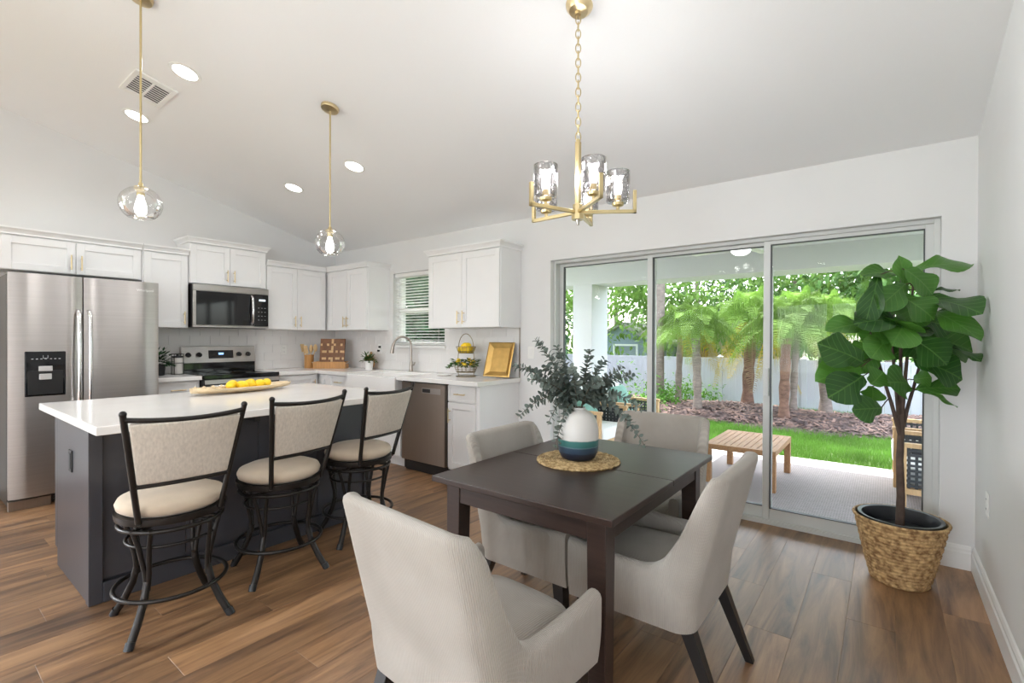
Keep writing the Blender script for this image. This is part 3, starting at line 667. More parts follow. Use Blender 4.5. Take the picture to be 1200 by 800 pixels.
def text(body, size, m, parent, loc, rot, name, ext=.0006):
    cu = bpy.data.curves.new(name, 'FONT'); cu.body = body; cu.size = size; cu.extrude = ext; cu.align_x = 'CENTER'; cu.align_y = 'CENTER'
    tmp = bpy.data.objects.new(name, cu); me = bpy.data.meshes.new_from_object(tmp); bpy.data.objects.remove(tmp)
    me.materials.clear(); return link(me, name, m, parent, 0, 1, loc, rot)
text('Whirlpool', .03, M['white_plastic'], fg, (FW - .105, -FD - .0045, 1.735), (R(90), 0, 0), 'door_badge')

mw = thing('microwave', 'stainless over-the-range microwave with black glass door', 'microwave', (XL, 1.945, 0), R(90)); w_, z0, z1, dp = .765, 1.43, 1.875, .40
bx('microwave_body', M['black'], mw, 0, w_, -dp+.03, -.002, z0, z1, .003)
bx('vent_strip', M['steel'], mw, 0, w_, -dp-.004, -dp+.03, z1-.065, z1, .002)
md = MB().box(0, .605, -dp, -dp+.029, z0+.02, z1-.067).build('door', M['steel'], mw, None, .002)
bx('door_glass', M['black_gloss'], md, .028, .603, -dp-.003, -dp+.002, z0+.025, z1-.07, .001)
bx('control_panel', M['black_gloss'], mw, .608, w_, -dp-.002, -dp+.029, z0+.02, z1-.067, .002)
bx('clock_display', M['white_led'], mw, .66, .73, -dp-.0032, -dp-.001, 1.735, 1.755)
bm = MB()
for i in range(4):
    for j in range(3): bm.box(.648+j*.035, .664+j*.035, -dp-.0032, -dp-.001, 1.52+i*.045, 1.524+i*.045)
bm.build('keypad', M['disp_mark'], mw)
MB().tube([(.578, -dp, 1.475), (.578, -dp-.032, 1.50), (.578, -dp-.044, 1.63), (.578, -dp-.032, 1.76), (.578, -dp, 1.785)], .013, 10).build('handle', M['handle_steel'], md, 50)
bx('bottom_edge', M['steel'], mw, 0, w_, -dp-.002, -dp+.03, z0, z0+.018, .002)

rg = thing('range', 'stainless electric range with black glass cooktop and back control panel', 'range', (XL, 1.947, 0), R(90)); w_ = .758
bx('range_body', M['black'], rg, 0, w_, -.64, -.02, .05, .905, .002)
bx('cooktop', M['black_gloss'], rg, 0, w_, -.665, -.085, .905, .945, .004)
bk = MB().box(0, w_, -.085, -.012, .945, 1.045).build('lower_backguard', M['black_gloss'], rg, None, .002)
MB().hexa([(0, -.095, 1.045), (w_, -.095, 1.045), (w_, -.012, 1.045), (0, -.012, 1.045)], [(0, -.07, 1.225), (w_, -.07, 1.225), (w_, -.012, 1.225), (0, -.012, 1.225)]).build('control_panel', M['steel'], rg, None, .003)
for kx in (.06, .165, .575, .675):
    k = MB().cyl((kx, -.087, 1.135), (kx, -.115, 1.131), .026, .022, n=16).build('knob', M['black'], rg, 40)
    bx('knob_grip', M['black'], k, kx-.005, kx+.005, -.128, -.11, 1.11, 1.155, .002)
sc = MB().hexa([(.26, -.094, 1.09), (.515, -.094, 1.09), (.515, -.08, 1.09), (.26, -.08, 1.09)], [(.26, -.082, 1.18), (.515, -.082, 1.18), (.515, -.07, 1.18), (.26, -.07, 1.18)]).build('display_screen', M['black_gloss'], rg)
MB().obox((.385, -.0895, 1.142), (.025, 0, 0), (0, .0015, .0002), (0, -.002, .010)).build('clock_display', M['blue_led'], sc)
od = bx('oven_door', M['black'], rg, .004, w_-.004, -.675, -.641, .25, .90, .004)
bx('oven_glass', M['oven_glass'], od, .05, w_-.05, -.679, -.67, .33, .80, .002)
bx('door_trim', M['steel'], od, .006, w_-.006, -.678, -.672, .855, .896, .001)
MB().tube([(.05, -.675, .83), (.05, -.72, .835), (w_/2, -.725, .835), (w_-.05, -.72, .835), (w_-.05, -.675, .83)], .012, 10).build('handle', M['handle_steel'], od, 50)
bx('drawer', M['steel'], rg, .004, w_-.004, -.67, -.641, .06, .24, .004)
bu = MB()
for cx, cy, r in ((.2, -.5, .10), (.56, -.5, .085), (.2, -.24, .075), (.56, -.24, .10)): bu.lathe([(r-.003, .9452), (r, .9456), (r, .9452)], 28, (cx, cy, 0))
bu.build('burner_rings', M['disp_mark'], rg)

dw = thing('dishwasher', 'brown-grey stainless dishwasher between the sink and end cabinet', 'dishwasher', (-3.872, YB, 0)); w_ = .62
bx('dishwasher_body', M['black'], dw, .003, w_-.003, -.58, -.02, .02, .895)
dd = MB().box(.004, w_-.004, -.618, -.582, .115, .885).build('door', M['steel_dark'], dw, None, .004)
bx('handle_pocket', M['steel'], dd, .30, .56, -.6195, -.612, .79, .845, .003); bx('pocket_recess', M['black'], dd, .31, .42, -.6205, -.614, .80, .835, .002)
bx('toe_kick', M['black'], dw, .004, w_-.004, -.56, -.54, .0, .11)
bx('top_seal', M['black'], dw, .004, w_-.004, -.605, -.585, .885, .898)

# ------------------------------------------------------------------ island
IX0, IX1, IY0, IY1 = -3.99, -2.735, .57, 2.30
isl = thing('kitchen_island', 'dark charcoal kitchen island under a white quartz counter', 'island', (0, 0, 0))
BX0, BX1, BY0, BY1 = -3.86, -3.09, .62, 2.245
body = bx('island_body', M['island'], isl, BX0+.02, BX1-.02, BY0+.02, BY1-.02, .0, .885)
mb = MB().box(BX0+.06, BX1, BY0, BY0+.02, 0, .885).box(BX0, BX0+.06, BY0, BY0+.02, .10, .885); mb.build('end_panel', M['island'], isl, None, .002)
MB().box(BX0, BX1, BY1-.02, BY1, 0, .885).build('end_panel', M['island'], isl, None, .002)
npan = 4; pwid = (BY1-BY0-.04)/npan
for i in range(npan):
    a = BY0 + .02 + i*pwid
    MB().box(BX1-.02, BX1-.003, a+.0015, a+pwid-.0015, .11, .885).build('back_panel', M['island'], isl, None, .002)
bx('corner_post', M['island'], isl, BX1-.045, BX1+.012, BY0-.006, BY0+.05, 0, .885, .003); bx('corner_post', M['island'], isl, BX1-.045, BX1+.012, BY1-.05, BY1+.006, 0, .885, .003)
bx('island_baseboard', M['island'], isl, BX1-.003, BX1+.014, BY0+.05, BY1-.05, 0, .10, .003)
bx('support_bracket', M['black'], isl, BX1, IX1-.06, 1.275, 1.305, .85, .885, .003)
for i in range(3):
    a = BY0+.03+i*.52; mb = MB(); 
    mb.box(BX0, BX0+.02, a, a+.515, .12, .875); mb.build('door', M['island'], isl, None, .002)
mb = MB().box(IX0, IX1, IY0, IY1, .887, .927); mb.build('island_countertop', M['quartz'], isl, None, .005, seg=3)
ol = bx('power_outlet', M['black'], isl, -3.50, -3.43, BY0-.006, BY0, .60, .715, .002)
bx('outlet_face', M['pot_black'], ol, -3.485, -3.445, BY0-.009, BY0-.006, .615, .70, .001)

# ------------------------------------------------------------------ wall plates
def plate(label, loc, rz, kind):
    t = thing('wall_plate', label, 'outlet' if kind == 'outlet' else 'switch', loc, rz)
    bx('cover_plate', M['white_plastic'], t, -.037, .037, -.006, 0, -.06, .06, .003)
    if kind == 'outlet':
        for z in (-.024, .024): MB().box(-.016, .016, -.0075, -.005, z-.014, z+.014).build('socket', M['trim'], t, None, .003)
        sl = MB()
        for z in (-.024, .024): sl.box(-.008, -.006, -.0082, -.007, z-.004, z+.006).box(.006, .008, -.0082, -.007, z-.004, z+.006)
        sl.build('slots', M['black'], t)
    else:
        bx('rocker', M['trim'], t, -.016, .016, -.009, -.005, -.033, .033, .002)
    return t
plate('white wall outlet low on the right wall past the fig tree', (XR, 3.385, .50), R(-90), 'outlet')
plate('white outlet on the backsplash between range and utensil crock', (XL+.009, 3.09, 1.17), R(90), 'outlet')
plate('white rocker switch beside the sliding door near the backsplash edge', (-2.71, YB, 1.19), 0, 'switch')
pl = plate('white outlet behind the small potted plant with two black plugs', (-5.02, YB-.009, 1.19), 0, 'outlet')
for z, x in ((-.024, -.012), (.024, .012)): bx('plug', M['black'], pl, x-.012, x+.012, -.03, -.006, z-.012, z+.012, .003)

# ------------------------------------------------------------------ counter-top things
def leafy(mb, c, r, n, L, Wd, flat=.7):
    for _ in range(n):
        a = random.uniform(0, 2*PI); el = random.uniform(-.1, 1.3); d = Vector((math.cos(a)*math.cos(el), math.sin(a)*math.cos(el), math.sin(el)))
        p = Vector(c) + d*random.uniform(.2, 1)*r; dd = (d + Vector((random.uniform(-.6,.6), random.uniform(-.6,.6), random.uniform(-.5,.5)))).normalized()
        mb.leaf(p, dd, Vector((random.uniform(-.4,.4), random.uniform(-.4,.4), 1)).normalized(), L*random.uniform(.7,1.2), Wd, .3)
t = thing('potted_plant', 'dark leafy plant half hidden by the refrigerator on the counter', 'plant', (XL+.22, 1.70, .94))
MB().lathe([(.05, 0), (.062, .11), (.056, .11), (.05, .09), (0, .09)], 16).build('pot', M['black'], t, 40)
mb = MB(); leafy(mb, (0, 0, .12), .13, 120, .07, .035); mb.build('foliage', M['leaf_c'], t)
t = thing('glass_canister', 'pale glass canister in a dark wire holder left of the range', 'canister', (XL+.22, 1.865, .94))
MB().lathe([(.048, 0), (.05, .01), (.05, .17), (.04, .175), (0, .175)], 20).build('jar', M['silver_leaf'], t, 40)
mb = MB()
for a in range(4): mb.tube([(math.cos(PI/4+a*PI/2)*.058, math.sin(PI/4+a*PI/2)*.058, z) for z in (0, .21)], .003, 6)
for z in (.006, .12, .21): mb.tube([(math.cos(q*PI/10)*.058, math.sin(q*PI/10)*.058, z) for q in range(20)], .003, 6, True)
mb.build('wire_holder', M['iron'], t)
MB().lathe([(.05, .176), (.05, .19), (.012, .192), (.010, .21), (0, .212)], 18).build('lid', M['black'], t, 40)

cr = thing('utensil_crock', 'round bamboo crock holding wooden utensils in the kitchen corner', 'crock', (-5.80, 3.31, .94))
MB().lathe([(.052, 0), (.056, .005), (.056, .17), (.048, .17), (.046, .02), (0, .02)], 22).build('crock', M['bamboo'], cr, 40)
for i, (dx, dy, ln, kind, lab) in enumerate(((-.04, -.03, .27, 0, 'slotted wooden turner leaning left in the bamboo crock'), (.0, .015, .26, 1, 'wooden spoon standing upright in the bamboo crock'), (.03, .035, .27, 1, 'wooden spoon leaning right in the bamboo crock'), (.02, -.03, .25, 0, 'flat wooden spatula at the front of the bamboo crock'))):
    u = thing('wooden_utensil', lab, 'utensil', (-5.80 + dx*.5, 3.31 + dy*.5, .965), 0, 'wooden utensils in the crock')
    top = Vector((dx*.8, dy*1.6, ln)); MB().tube([(0, 0, 0), top*.7], .006, 7).build('handle', M['spoon_wood'], u, 50)
    mb = MB(); h = top*.85
    if kind: mb.ball((h.x, h.y, h.z), .012, .028, .05, 12, 8)
    else: mb.obox(h, (.003, 0, 0), (0, .026, 0), (top.x*.18, top.y*.18, .05))
    mb.build('head', M['spoon_wood'], u, 50, .002)

tr = thing('wooden_tray_box', 'long light wood box tray with metal handles in the corner', 'tray', (-5.58, 3.48, .94), R(40))
mb = MB(); L, Wd, H = .20, .075, .085
mb.box(-L, L, -Wd, -Wd+.012, 0, H).box(-L, L, Wd-.012, Wd, 0, H).box(-L, -L+.012, -Wd+.012, Wd-.012, 0, H).box(L-.012, L, -Wd+.012, Wd-.012, 0, H).box(-L+.012, L-.012, -Wd+.012, Wd-.012, 0, .012)
mb.build('box', M['bamboo'], tr, None, .002)
for sx in (-1, 1): MB().tube([(sx*L, -.03, .06), (sx*(L+.025), -.03, .075), (sx*(L+.025), .03, .075), (sx*L, .03, .06)], .0045, 7).build('handle', M['nickel'], tr, 50)
cb = thing('cutting_board', 'checkered walnut and maple end grain cutting board standing in corner', 'cutting board', (-5.59, 3.495, .954), R(40))
cw, ch_ = .155, .36; bo = MB().obox((0, .03, ch_/2), (cw, 0, 0), (0, .012, 0), (0, .035, ch_/2)).build('board', M['walnut'], cb, None, .003)
mb2 = MB()
random.seed(3)
for i in range(12):
    for j in range(11):
        wave = (i + int(3*math.sin(j*1.1))) % 4
        if (i % 3 == 0 and wave in (0, 1)) or (j == 5 and random.random() < .6):
            x = -cw + (j+.5)*2*cw/11; zf = (i+.5)/12*2 - 1
            c_ = Vector((x, .03, ch_/2)) + Vector((0, .035, ch_/2))*zf*.97 + Vector((0, -.0125, .001))
            mb2.obox(c_, (cw/11*.96, 0, 0), (0, .0012, 0), (0, .0016, ch_/24*.96))
mb2.build('maple_blocks', M['maple'], bo)
random.seed(7)

t = thing('round_board', 'round light wood board leaning behind the small potted plant', 'cutting board', (-5.13, YB-.09, .94))
MB().tube([(0, 0, .085), (0, .018, .088)], .085, 28).build('board', M['bamboo'], t, 40)
MB().tube([(0, .02, .165), (0, .028, .21)], [.018, .014], 10).build('handle', M['bamboo'], t, 40)
t = thing('potted_succulent', 'small green plant in a white tapered pot by sink', 'plant', (-5.00, YB-.19, .94))
MB().lathe([(.042, 0), (.056, .105), (.050, .105), (.046, .09), (0, .09)], 22).build('pot', M['ceramic'], t, 40)
mb = MB(); leafy(mb, (0, 0, .105), .085, 150, .055, .02); mb.build('foliage', M['herb'], t)

# gold tray leaning on the backsplash
t = thing('gold_serving_tray', 'rectangular hammered gold tray leaning on the backsplash', 'tray', (-3.005, YB-.16, .942), R(4))
a, hgt = .155, .335; lean = Vector((0, .105, hgt)).normalized(); nrm = Vector((0, -lean.z, lean.y))
def tp(x, s_, d): return tuple(Vector((x, 0, .004)) + lean*s_ + nrm*d)
rows = []
for ins, dep in ((0, .022), (.012, .024), (.05, .003), (.056, 0.0)):
    rows.append([tp(-a+ins, ins, dep), tp(a-ins, ins, dep), tp(a-ins, .35-ins, dep), tp(-a+ins, .35-ins, dep), tp(-a+ins, ins, dep)])
mb = MB(); mb.grid(rows); mb.add(rows[-1][:4], [(0, 1, 2, 3)]); o = mb.build('tray', M['gold_tray'], t); sf = o.modifiers.new('thickness', 'SOLIDIFY'); sf.thickness = .004; sf.offset = -1

# two tier wire basket with lemons
bk = thing('tiered_wire_basket', 'two tier bronze wire basket with arched handle on counter', 'basket', (-3.36, YB-.22, .94))
def basket_tier(name, z, r0, r1, h):
    mb = MB(); n = 16
    for k, q in ((0, 0), (.33, 1), (.66, 1), (1, 0)):
        r = r0 + (r1-r0)*k; mb.tube([(math.cos(2*PI*j/24)*r, math.sin(2*PI*j/24)*r, z+h*k) for j in range(24)], .003 if not q else .0018, 6, True)
    for j in range(n): a = 2*PI*j/n; mb.tube([(0, 0, z), (r0*math.cos(a), r0*math.sin(a), z), (r1*math.cos(a), r1*math.sin(a), z+h)], .0018, 5)
    mb.build(name, M['wire'], bk)
basket_tier('lower_basket', .045, .095, .125, .075); basket_tier('upper_basket', .235, .075, .10, .065)
mb = MB().tube([(-.10, 0, .30), (-.10, 0, .24)] , .003, 6); mb = MB().tube([(.1*math.cos(q), 0, .30 + .13*math.sin(q)) for q in [PI*i/14 for i in range(15)]], .004, 7); mb.tube([(-.1, 0, .30), (-.115, 0, .12), (-.11, 0, .045), (-.10, 0, .0)], .004, 7).tube([(.1, 0, .30), (.115, 0, .12), (.11, 0, .045), (.10, 0, .0)], .004, 7)
mb.tube([(math.cos(2*PI*j/24)*.1, math.sin(2*PI*j/24)*.1, .003) for j in range(24)], .003, 6, True); mb.build('handle_frame', M['wire'], bk, 50)
def lemon_mesh(s=1.0):
    mb = MB(); prof = [(0, -.046), (.008, -.044), (.012, -.038), (.022, -.030), (.030, -.015), (.032, 0), (.030, .015), (.022, .030), (.011, .038), (.007, .043), (0, .045)]
    mb.lathe([(r*s, z*s) for r, z in prof], 16); me = mb.mesh('lemon', 60); me.materials.append(M['lemon']); return me
LEM = lemon_mesh(); bx0, by0 = -3.36, YB-.22
for dx, dy, dz, lab in ((-.045, -.03, .278, 'lemon at the front left of the upper basket tier'), (.005, -.045, .278, 'lemon at the front middle of the upper basket tier'), (.05, -.02, .278, 'lemon at the front right of the upper basket tier'), (-.02, .04, .278, 'lemon at the back left of the upper basket tier'), (.04, .04, .278, 'lemon at the back right of the upper basket tier'), (-.01, 0, .318, 'lemon on top of the upper basket tier, left one'), (.035, -.005, .318, 'lemon on top of the upper basket tier, right one')):
    o = link(LEM, 'lemon', M['lemon'], None, 0, 1, (bx0+dx, by0+dy, .94+dz-.008), (R(80)+random.uniform(-.3,.3), random.uniform(-.4,.4), random.uniform(0, 6)))
    tag(o, lab, 'lemon', 'lemons in the wire basket')
g = thing('lemon_foliage', 'green leafy branches with yellow lemons in the lower basket tier', 'foliage', (bx0, by0, .94))
mb = MB()
for _ in range(150):
    a = random.uniform(0, 2*PI); r = random.uniform(.02, .13); p = Vector((math.cos(a)*r, math.sin(a)*r, .10 + random.uniform(0, .07)))
    mb.leaf(p, Vector((math.cos(a), math.sin(a), random.uniform(-.2, .8))), Vector((random.uniform(-.5,.5), random.uniform(-.5,.5), 1)).normalized(), .055, .028, .3)
for k in range(34): 
    f_ = k/34; p = Vector((-.11 - .11*f_, -.03, .13 - .05*f_*f_)); mb.leaf(p, Vector((-.8, random.uniform(-.8,.8), random.uniform(-.5, .5))), Vector((0, -.5, 1)).normalized(), .045, .025, .3)
mb.tube([(-.05, 0, .11), (-.13, -.03, .135), (-.22, -.03, .085)], .003, 5); mb.build('leaves', M['herb'], g)
for k in range(7): a = k*.9; link(LEM, 'lemon_fruit', M['lemon'], g, 0, 1, (math.cos(a)*.08, math.sin(a)*.08 - .01, .125 + .02*(k % 3)), (1.2, k, k*2)).scale = (.6, .6, .6)
t = tag(MB().lathe([(.0, .006), (.06, .006), (.075, .010), (.078, .012), (.075, .004), (.06, 0), (0, 0)], 26).build('spoon_rest', M['ceramic'], None, 40, loc=(-3.62, YB-.27, .94)), 'small round white dish left of the wire basket', 'dish')

# dough bowl with lemons on the island
bwl = thing('dough_bowl', 'long carved wooden dough bowl on the island counter', 'bowl', (-3.72, 1.62, .927), R(97))
Lb, Wb = .36, .095
rows = []
for i in range(17):
    s_ = i/16*2 - 1; wv = Wb*max(0.0, 1 - abs(s_)**2.6)**.5 + .012; lift = .018*abs(s_)**2 + .0
    hh = .045
    row = []
    for j in range(9):
        q = j/8*2 - 1; z = .008 + lift + (hh - .008)*abs(q)**2.2*(1 - .25*abs(s_)); row.append((s_*Lb, q*wv, z))
    rows.append(row)
mb = MB(); mb.grid(rows); o = mb.build('bowl', M['bowl_wood'], bwl, 60); sf = o.modifiers.new('thickness', 'SOLIDIFY'); sf.thickness = .008; sf.offset = 1
bd = MB(); random.seed(5)
for k in range(26):
    f_ = k/25; bd.ball((-.33 + .2*f_, .035*math.sin(k*.9) , .040 + .01*math.sin(k*1.7)), .012, n=8, m=6)
bd_ = bd.build('bead_garland', M['bowl_wood'], None, 60, loc=(-3.72, 1.62, .927), rot=(0, 0, R(97))); tag(bd_, 'string of pale wooden beads in the near end of the dough bowl', 'garland')
Mr = Matrix.Rotation(R(97), 4, 'Z')
for a, b_, dz, lab in ((-.105, -.01, .052, 'first lemon next to the bead garland in the dough bowl'), (-.03, -.02, .052, 'second lemon in the front row of the dough bowl'), (.04, .01, .052, 'third lemon in the middle of the dough bowl'), (.11, -.01, .052, 'fourth lemon from the bead garland in the dough bowl'), (.175, .005, .053, 'last lemon at the far end of the dough bowl'), (-.06, .045, .056, 'back lemon lying behind the first two in the dough bowl'), (.075, .045, .056, 'back lemon lying behind the third and fourth in the dough bowl')):
    p = Mr @ Vector((a, b_, dz)); o = link(LEM, 'lemon', M['lemon'], None, 0, 1, (-3.72 + p.x, 1.62 + p.y, .927 + p.z), (R(85), random.uniform(-.3, .3), random.uniform(0, 6)))
    tag(o, lab, 'lemon', 'lemons in the dough bowl')
random.seed(7)

# ------------------------------------------------------------------ bar stools
def make_stool(loc, rz, label):
    t = thing('bar_stool', label, 'stool', loc, rz, 'bar stools along the island')
    sz = .575
    MB().lathe([(.0, sz-.045), (.19, sz-.045), (.212, sz-.03), (.218, sz-.008), (.208, sz+.012), (.17, sz+.028), (.10, sz+.038), (0, sz+.041)], 40).build('seat', M['stool_seat'], t, 60)
    MB().lathe([(.19, sz-.075), (.218, sz-.075), (.222, sz-.06), (.222, sz-.045), (.19, sz-.045)], 40, closed=True).build('seat_ring', M['iron'], t, 40)
    mb = MB().lathe([(.0, sz-.10), (.13, sz-.10), (.13, sz-.075), (0, sz-.075)], 24)
    mb.tube([(math.cos(2*PI*j/36)*.205, math.sin(2*PI*j/36)*.205, sz-.105) for j in range(36)], .010, 8, True); 
    for a in range(4): mb.tube([(0, 0, sz-.09), (math.cos(a*PI/2+.78)*.2, math.sin(a*PI/2+.78)*.2, sz-.10)], .010, 6)
    mb.build('swivel', M['iron'], t, 50)
    for a in range(4):
        an = a*PI/2 + PI/4; c, s = math.cos(an), math.sin(an); 
        lg = MB()
        prof = [(.195, sz-.105), (.18, .40), (.165, .31), (.165, .24), (.185, .16), (.225, .08), (.268, .012), (.272, 0)]
        lg.tube([(r*c, r*s, z) for r, z in prof[3:]], [.015, .016, .0165, .017, .017], 8)
        for da in (.20, -.20):
            lg.tube([(.205*math.cos(an+da), .205*math.sin(an+da), sz-.095), (.188*math.cos(an+da*.62), .188*math.sin(an+da*.62), .40), (.168*math.cos(an+da*.28), .168*math.sin(an+da*.28), .28), (.166*math.cos(an+da*.1), .166*math.sin(an+da*.1), .20)], .0105, 8)
        l = lg.build('leg', M['iron'], t, 50)
        MB().tube([(.262*c, .262*s, .03), (.276*c, .276*s, 0)], .019, 8).build('foot_glide', M['black'], l, 50)
    MB().tube([(math.cos(2*PI*j/48)*.222, math.sin(2*PI*j/48)*.222, .175) for j in range(48)], .010, 8, True).build('foot_ring', M['iron'], t, 50)
    MB().tube([(math.cos(2*PI*j/40)*.178, math.sin(2*PI*j/40)*.178, .395) for j in range(40)], .007, 8, True).build('stretcher_ring', M['iron'], t, 50)
    # backrest: posts, curved rails, fabric panel
    def pt(u, z):      # u -1..1 across, returns a point on the curved back surface
        f_ = (z - .56)/(1.00 - .56); hw = .162 + .062*f_; y = -.175 - .105*f_ - .045*(1 - u*u)*max(0, min(1, f_ + .1))
        return Vector((u*hw, y, z))
    bf = MB()
    for s in (-1, 1):
        pa = [pt(s, .52 + .485*k/8) for k in range(9)]; bf.tube(pa, .0125, 8); bf.ball(tuple(pa[-1] + Vector((0, 0, .004))), .0145, n=10, m=7)
        bf.tube([pt(s, .52), Vector((s*.14, -.13, sz-.07)), Vector((s*.10, -.09, sz-.08))], .011, 7)
    bf.tube([pt(-1 + 2*k/16, .985 - .012*(1-(-1+2*k/16)**2)) for k in range(17)], .011, 8)
    bf.tube([pt(-1 + 2*k/12, .685) for k in range(13)], .009, 8)
    bf.build('back_frame', M['iron'], t, 50)
    rows = [[tuple(pt((-1 + 2*j/16)*.93, .70 + .268*i/8)) for j in range(17)] for i in range(9)]
    mb = MB(); mb.grid(rows); o = mb.build('back_panel', M['stool_fabric'], t, 60); sf = o.modifiers.new('thickness', 'SOLIDIFY'); sf.thickness = .028; sf.offset = 0
    bv = o.modifiers.new('bevel', 'BEVEL'); bv.width = .008; bv.segments = 3; bv.angle_limit = R(50)
    return t
s1 = make_stool((-2.69, .845, 0), R(84), 'upholstered bar stool nearest the refrigerator end of the island')
def swivel(o, ang):
    for ch in o.children:
        if ch.name.startswith(('back_frame', 'back_panel', 'seat')): ch.rotation_euler = (0, 0, ang)
s2 = dup(s1, None, (-2.765, 1.40, 0), R(80), 'upholstered bar stool in the middle of the three at the island'); swivel(s2, R(16))
s3 = dup(s1, None, (-2.835, 1.975, 0), R(76), 'upholstered bar stool nearest the dishwasher at the far end of the island'); swivel(s3, R(25))

# ------------------------------------------------------------------ dining table
TX0, TX1, TY0, TY1, TZ = -1.50, -.678, 1.40, 2.51, .75
tb = thing('dining_table', 'square dark espresso dining table with a centre seam', 'table', ((TX0+TX1)/2, (TY0+TY1)/2, 0))
hx, hy = (TX1-TX0)/2, (TY1-TY0)/2
for a, b in ((-hy, -.0012), (.0012, hy)): bx('tabletop_leaf', M['espresso'], tb, -hx, hx, a, b, TZ-.024, TZ, .003)
ins = .045; lw = .072
for sx in (-1, 1):
    for sy in (-1, 1):
        x1, y1 = sx*(hx-ins), sy*(hy-ins); x0, y0 = x1-sx*lw, y1-sy*lw; xb, yb = x1-sx*(lw-.012), y1-sy*(lw-.012)
        def q(xa, xb_, ya, yb_, z): xs, ys = sorted((xa, xb_)), sorted((ya, yb_)); return [(xs[0], ys[0], z), (xs[1], ys[0], z), (xs[1], ys[1], z), (xs[0], ys[1], z)]
        MB().hexa(q(xb, x1, yb, y1, 0), q(x0, x1, y0, y1, TZ-.025)).build('leg', M['espresso'], tb, None, .003)
for sy in (-1, 1): y = sy*(hy-ins-.014); bx('apron', M['espresso'], tb, -(hx-ins-lw), hx-ins-lw, y-.010, y+.010, TZ-.105, TZ-.025, .002)
for sx in (-1, 1): x = sx*(hx-ins-.014); bx('apron', M['espresso'], tb, x-.010, x+.010, -(hy-ins-lw), hy-ins-lw, TZ-.105, TZ-.025, .002)

# ------------------------------------------------------------------ dining chairs
def chair_shell():
    # outer plan path from front left round the back to front right
    xw, yf, yb, rc = .286, .270, -.225, .072
    path = []
    for k in range(29): path.append((-xw, yf + (yb + rc - yf)*k/28, -1, 0))
    for k in range(1, 8): a = PI + (PI/2)*k/8; path.append((-xw + rc + rc*math.cos(a), yb + rc + rc*math.sin(a), math.cos(a), math.sin(a)))
    for k in range(9): path.append((-xw + rc + (2*xw - 2*rc)*k/8, yb, 0, -1))
    for k in range(1, 8): a = 1.5*PI + (PI/2)*k/8; path.append((xw - rc + rc*math.cos(a), yb + rc + rc*math.sin(a), math.cos(a), math.sin(a)))
    for k in range(29): path.append((xw, yb + rc + (yf - yb - rc)*k/28, 1, 0))
    def H(y):
        pts = [(.28, .525), (.17, .512), (.05, .503), (-.03, .503), (-.07, .518), (-.098, .55), (-.122, .625), (-.140, .73), (-.156, .82), (-.18, .850), (-.225, .858)]
        if y >= pts[0][0]: return pts[0][1]
        for (y0, h0), (y1, h1) in zip(pts, pts[1:]):
            if y0 >= y >= y1: f_ = (y0 - y)/(y0 - y1); return h0 + (h1-h0)*f_
        return pts[-1][1]
    zb = .295; th = .052; nv = 9; rows = []; uv = []; arc = 0
    def warp(x, y, z, back):
        lean = max(0, z - .42)*.24*back
        k = 1 - .05*max(0, (.44 - z)/.14)**2*.9
        return (x*k*(1 + .0*z), y*(k if y < 0 else 1) - lean, z)
    for idx, (x, y, nx, ny) in enumerate(path):
        back = min(1, max(0, (.06 - y)/.2)); h = H(y)
        if idx: arc += math.hypot(x - path[idx-1][0], y - path[idx-1][1])
        row = []
        for v in range(nv): z = zb + (h - .02 - zb)*v/(nv-1); row.append(warp(x, y, z, back))
        for a in (35, 65, 90, 115, 145):
            ra = R(a); o_ = th/2 - th/2*math.cos(ra); row.append(warp(x - nx*o_, y - ny*o_, h - .02 + .022*math.sin(ra), back))
        for v in range(nv-1, -1, -1): z = zb + .02 + (h - .02 - zb - .02)*v/(nv-1); row.append(warp(x - nx*th, y - ny*th, z, back))
        rows.append(row); uv += [(arc, p[2]) for p in row]
    mb = MB(); mb.grid(rows); n = len(rows[0]); L = len(rows)
    mb.f += [tuple(range(n)), tuple((L-1)*n + j for j in range(n-1, -1, -1))] + [(i*n + n - 1, i*n, (i+1)*n, (i+1)*n + n - 1)[::-1] for i in range(L-1)]
    return mb, uv
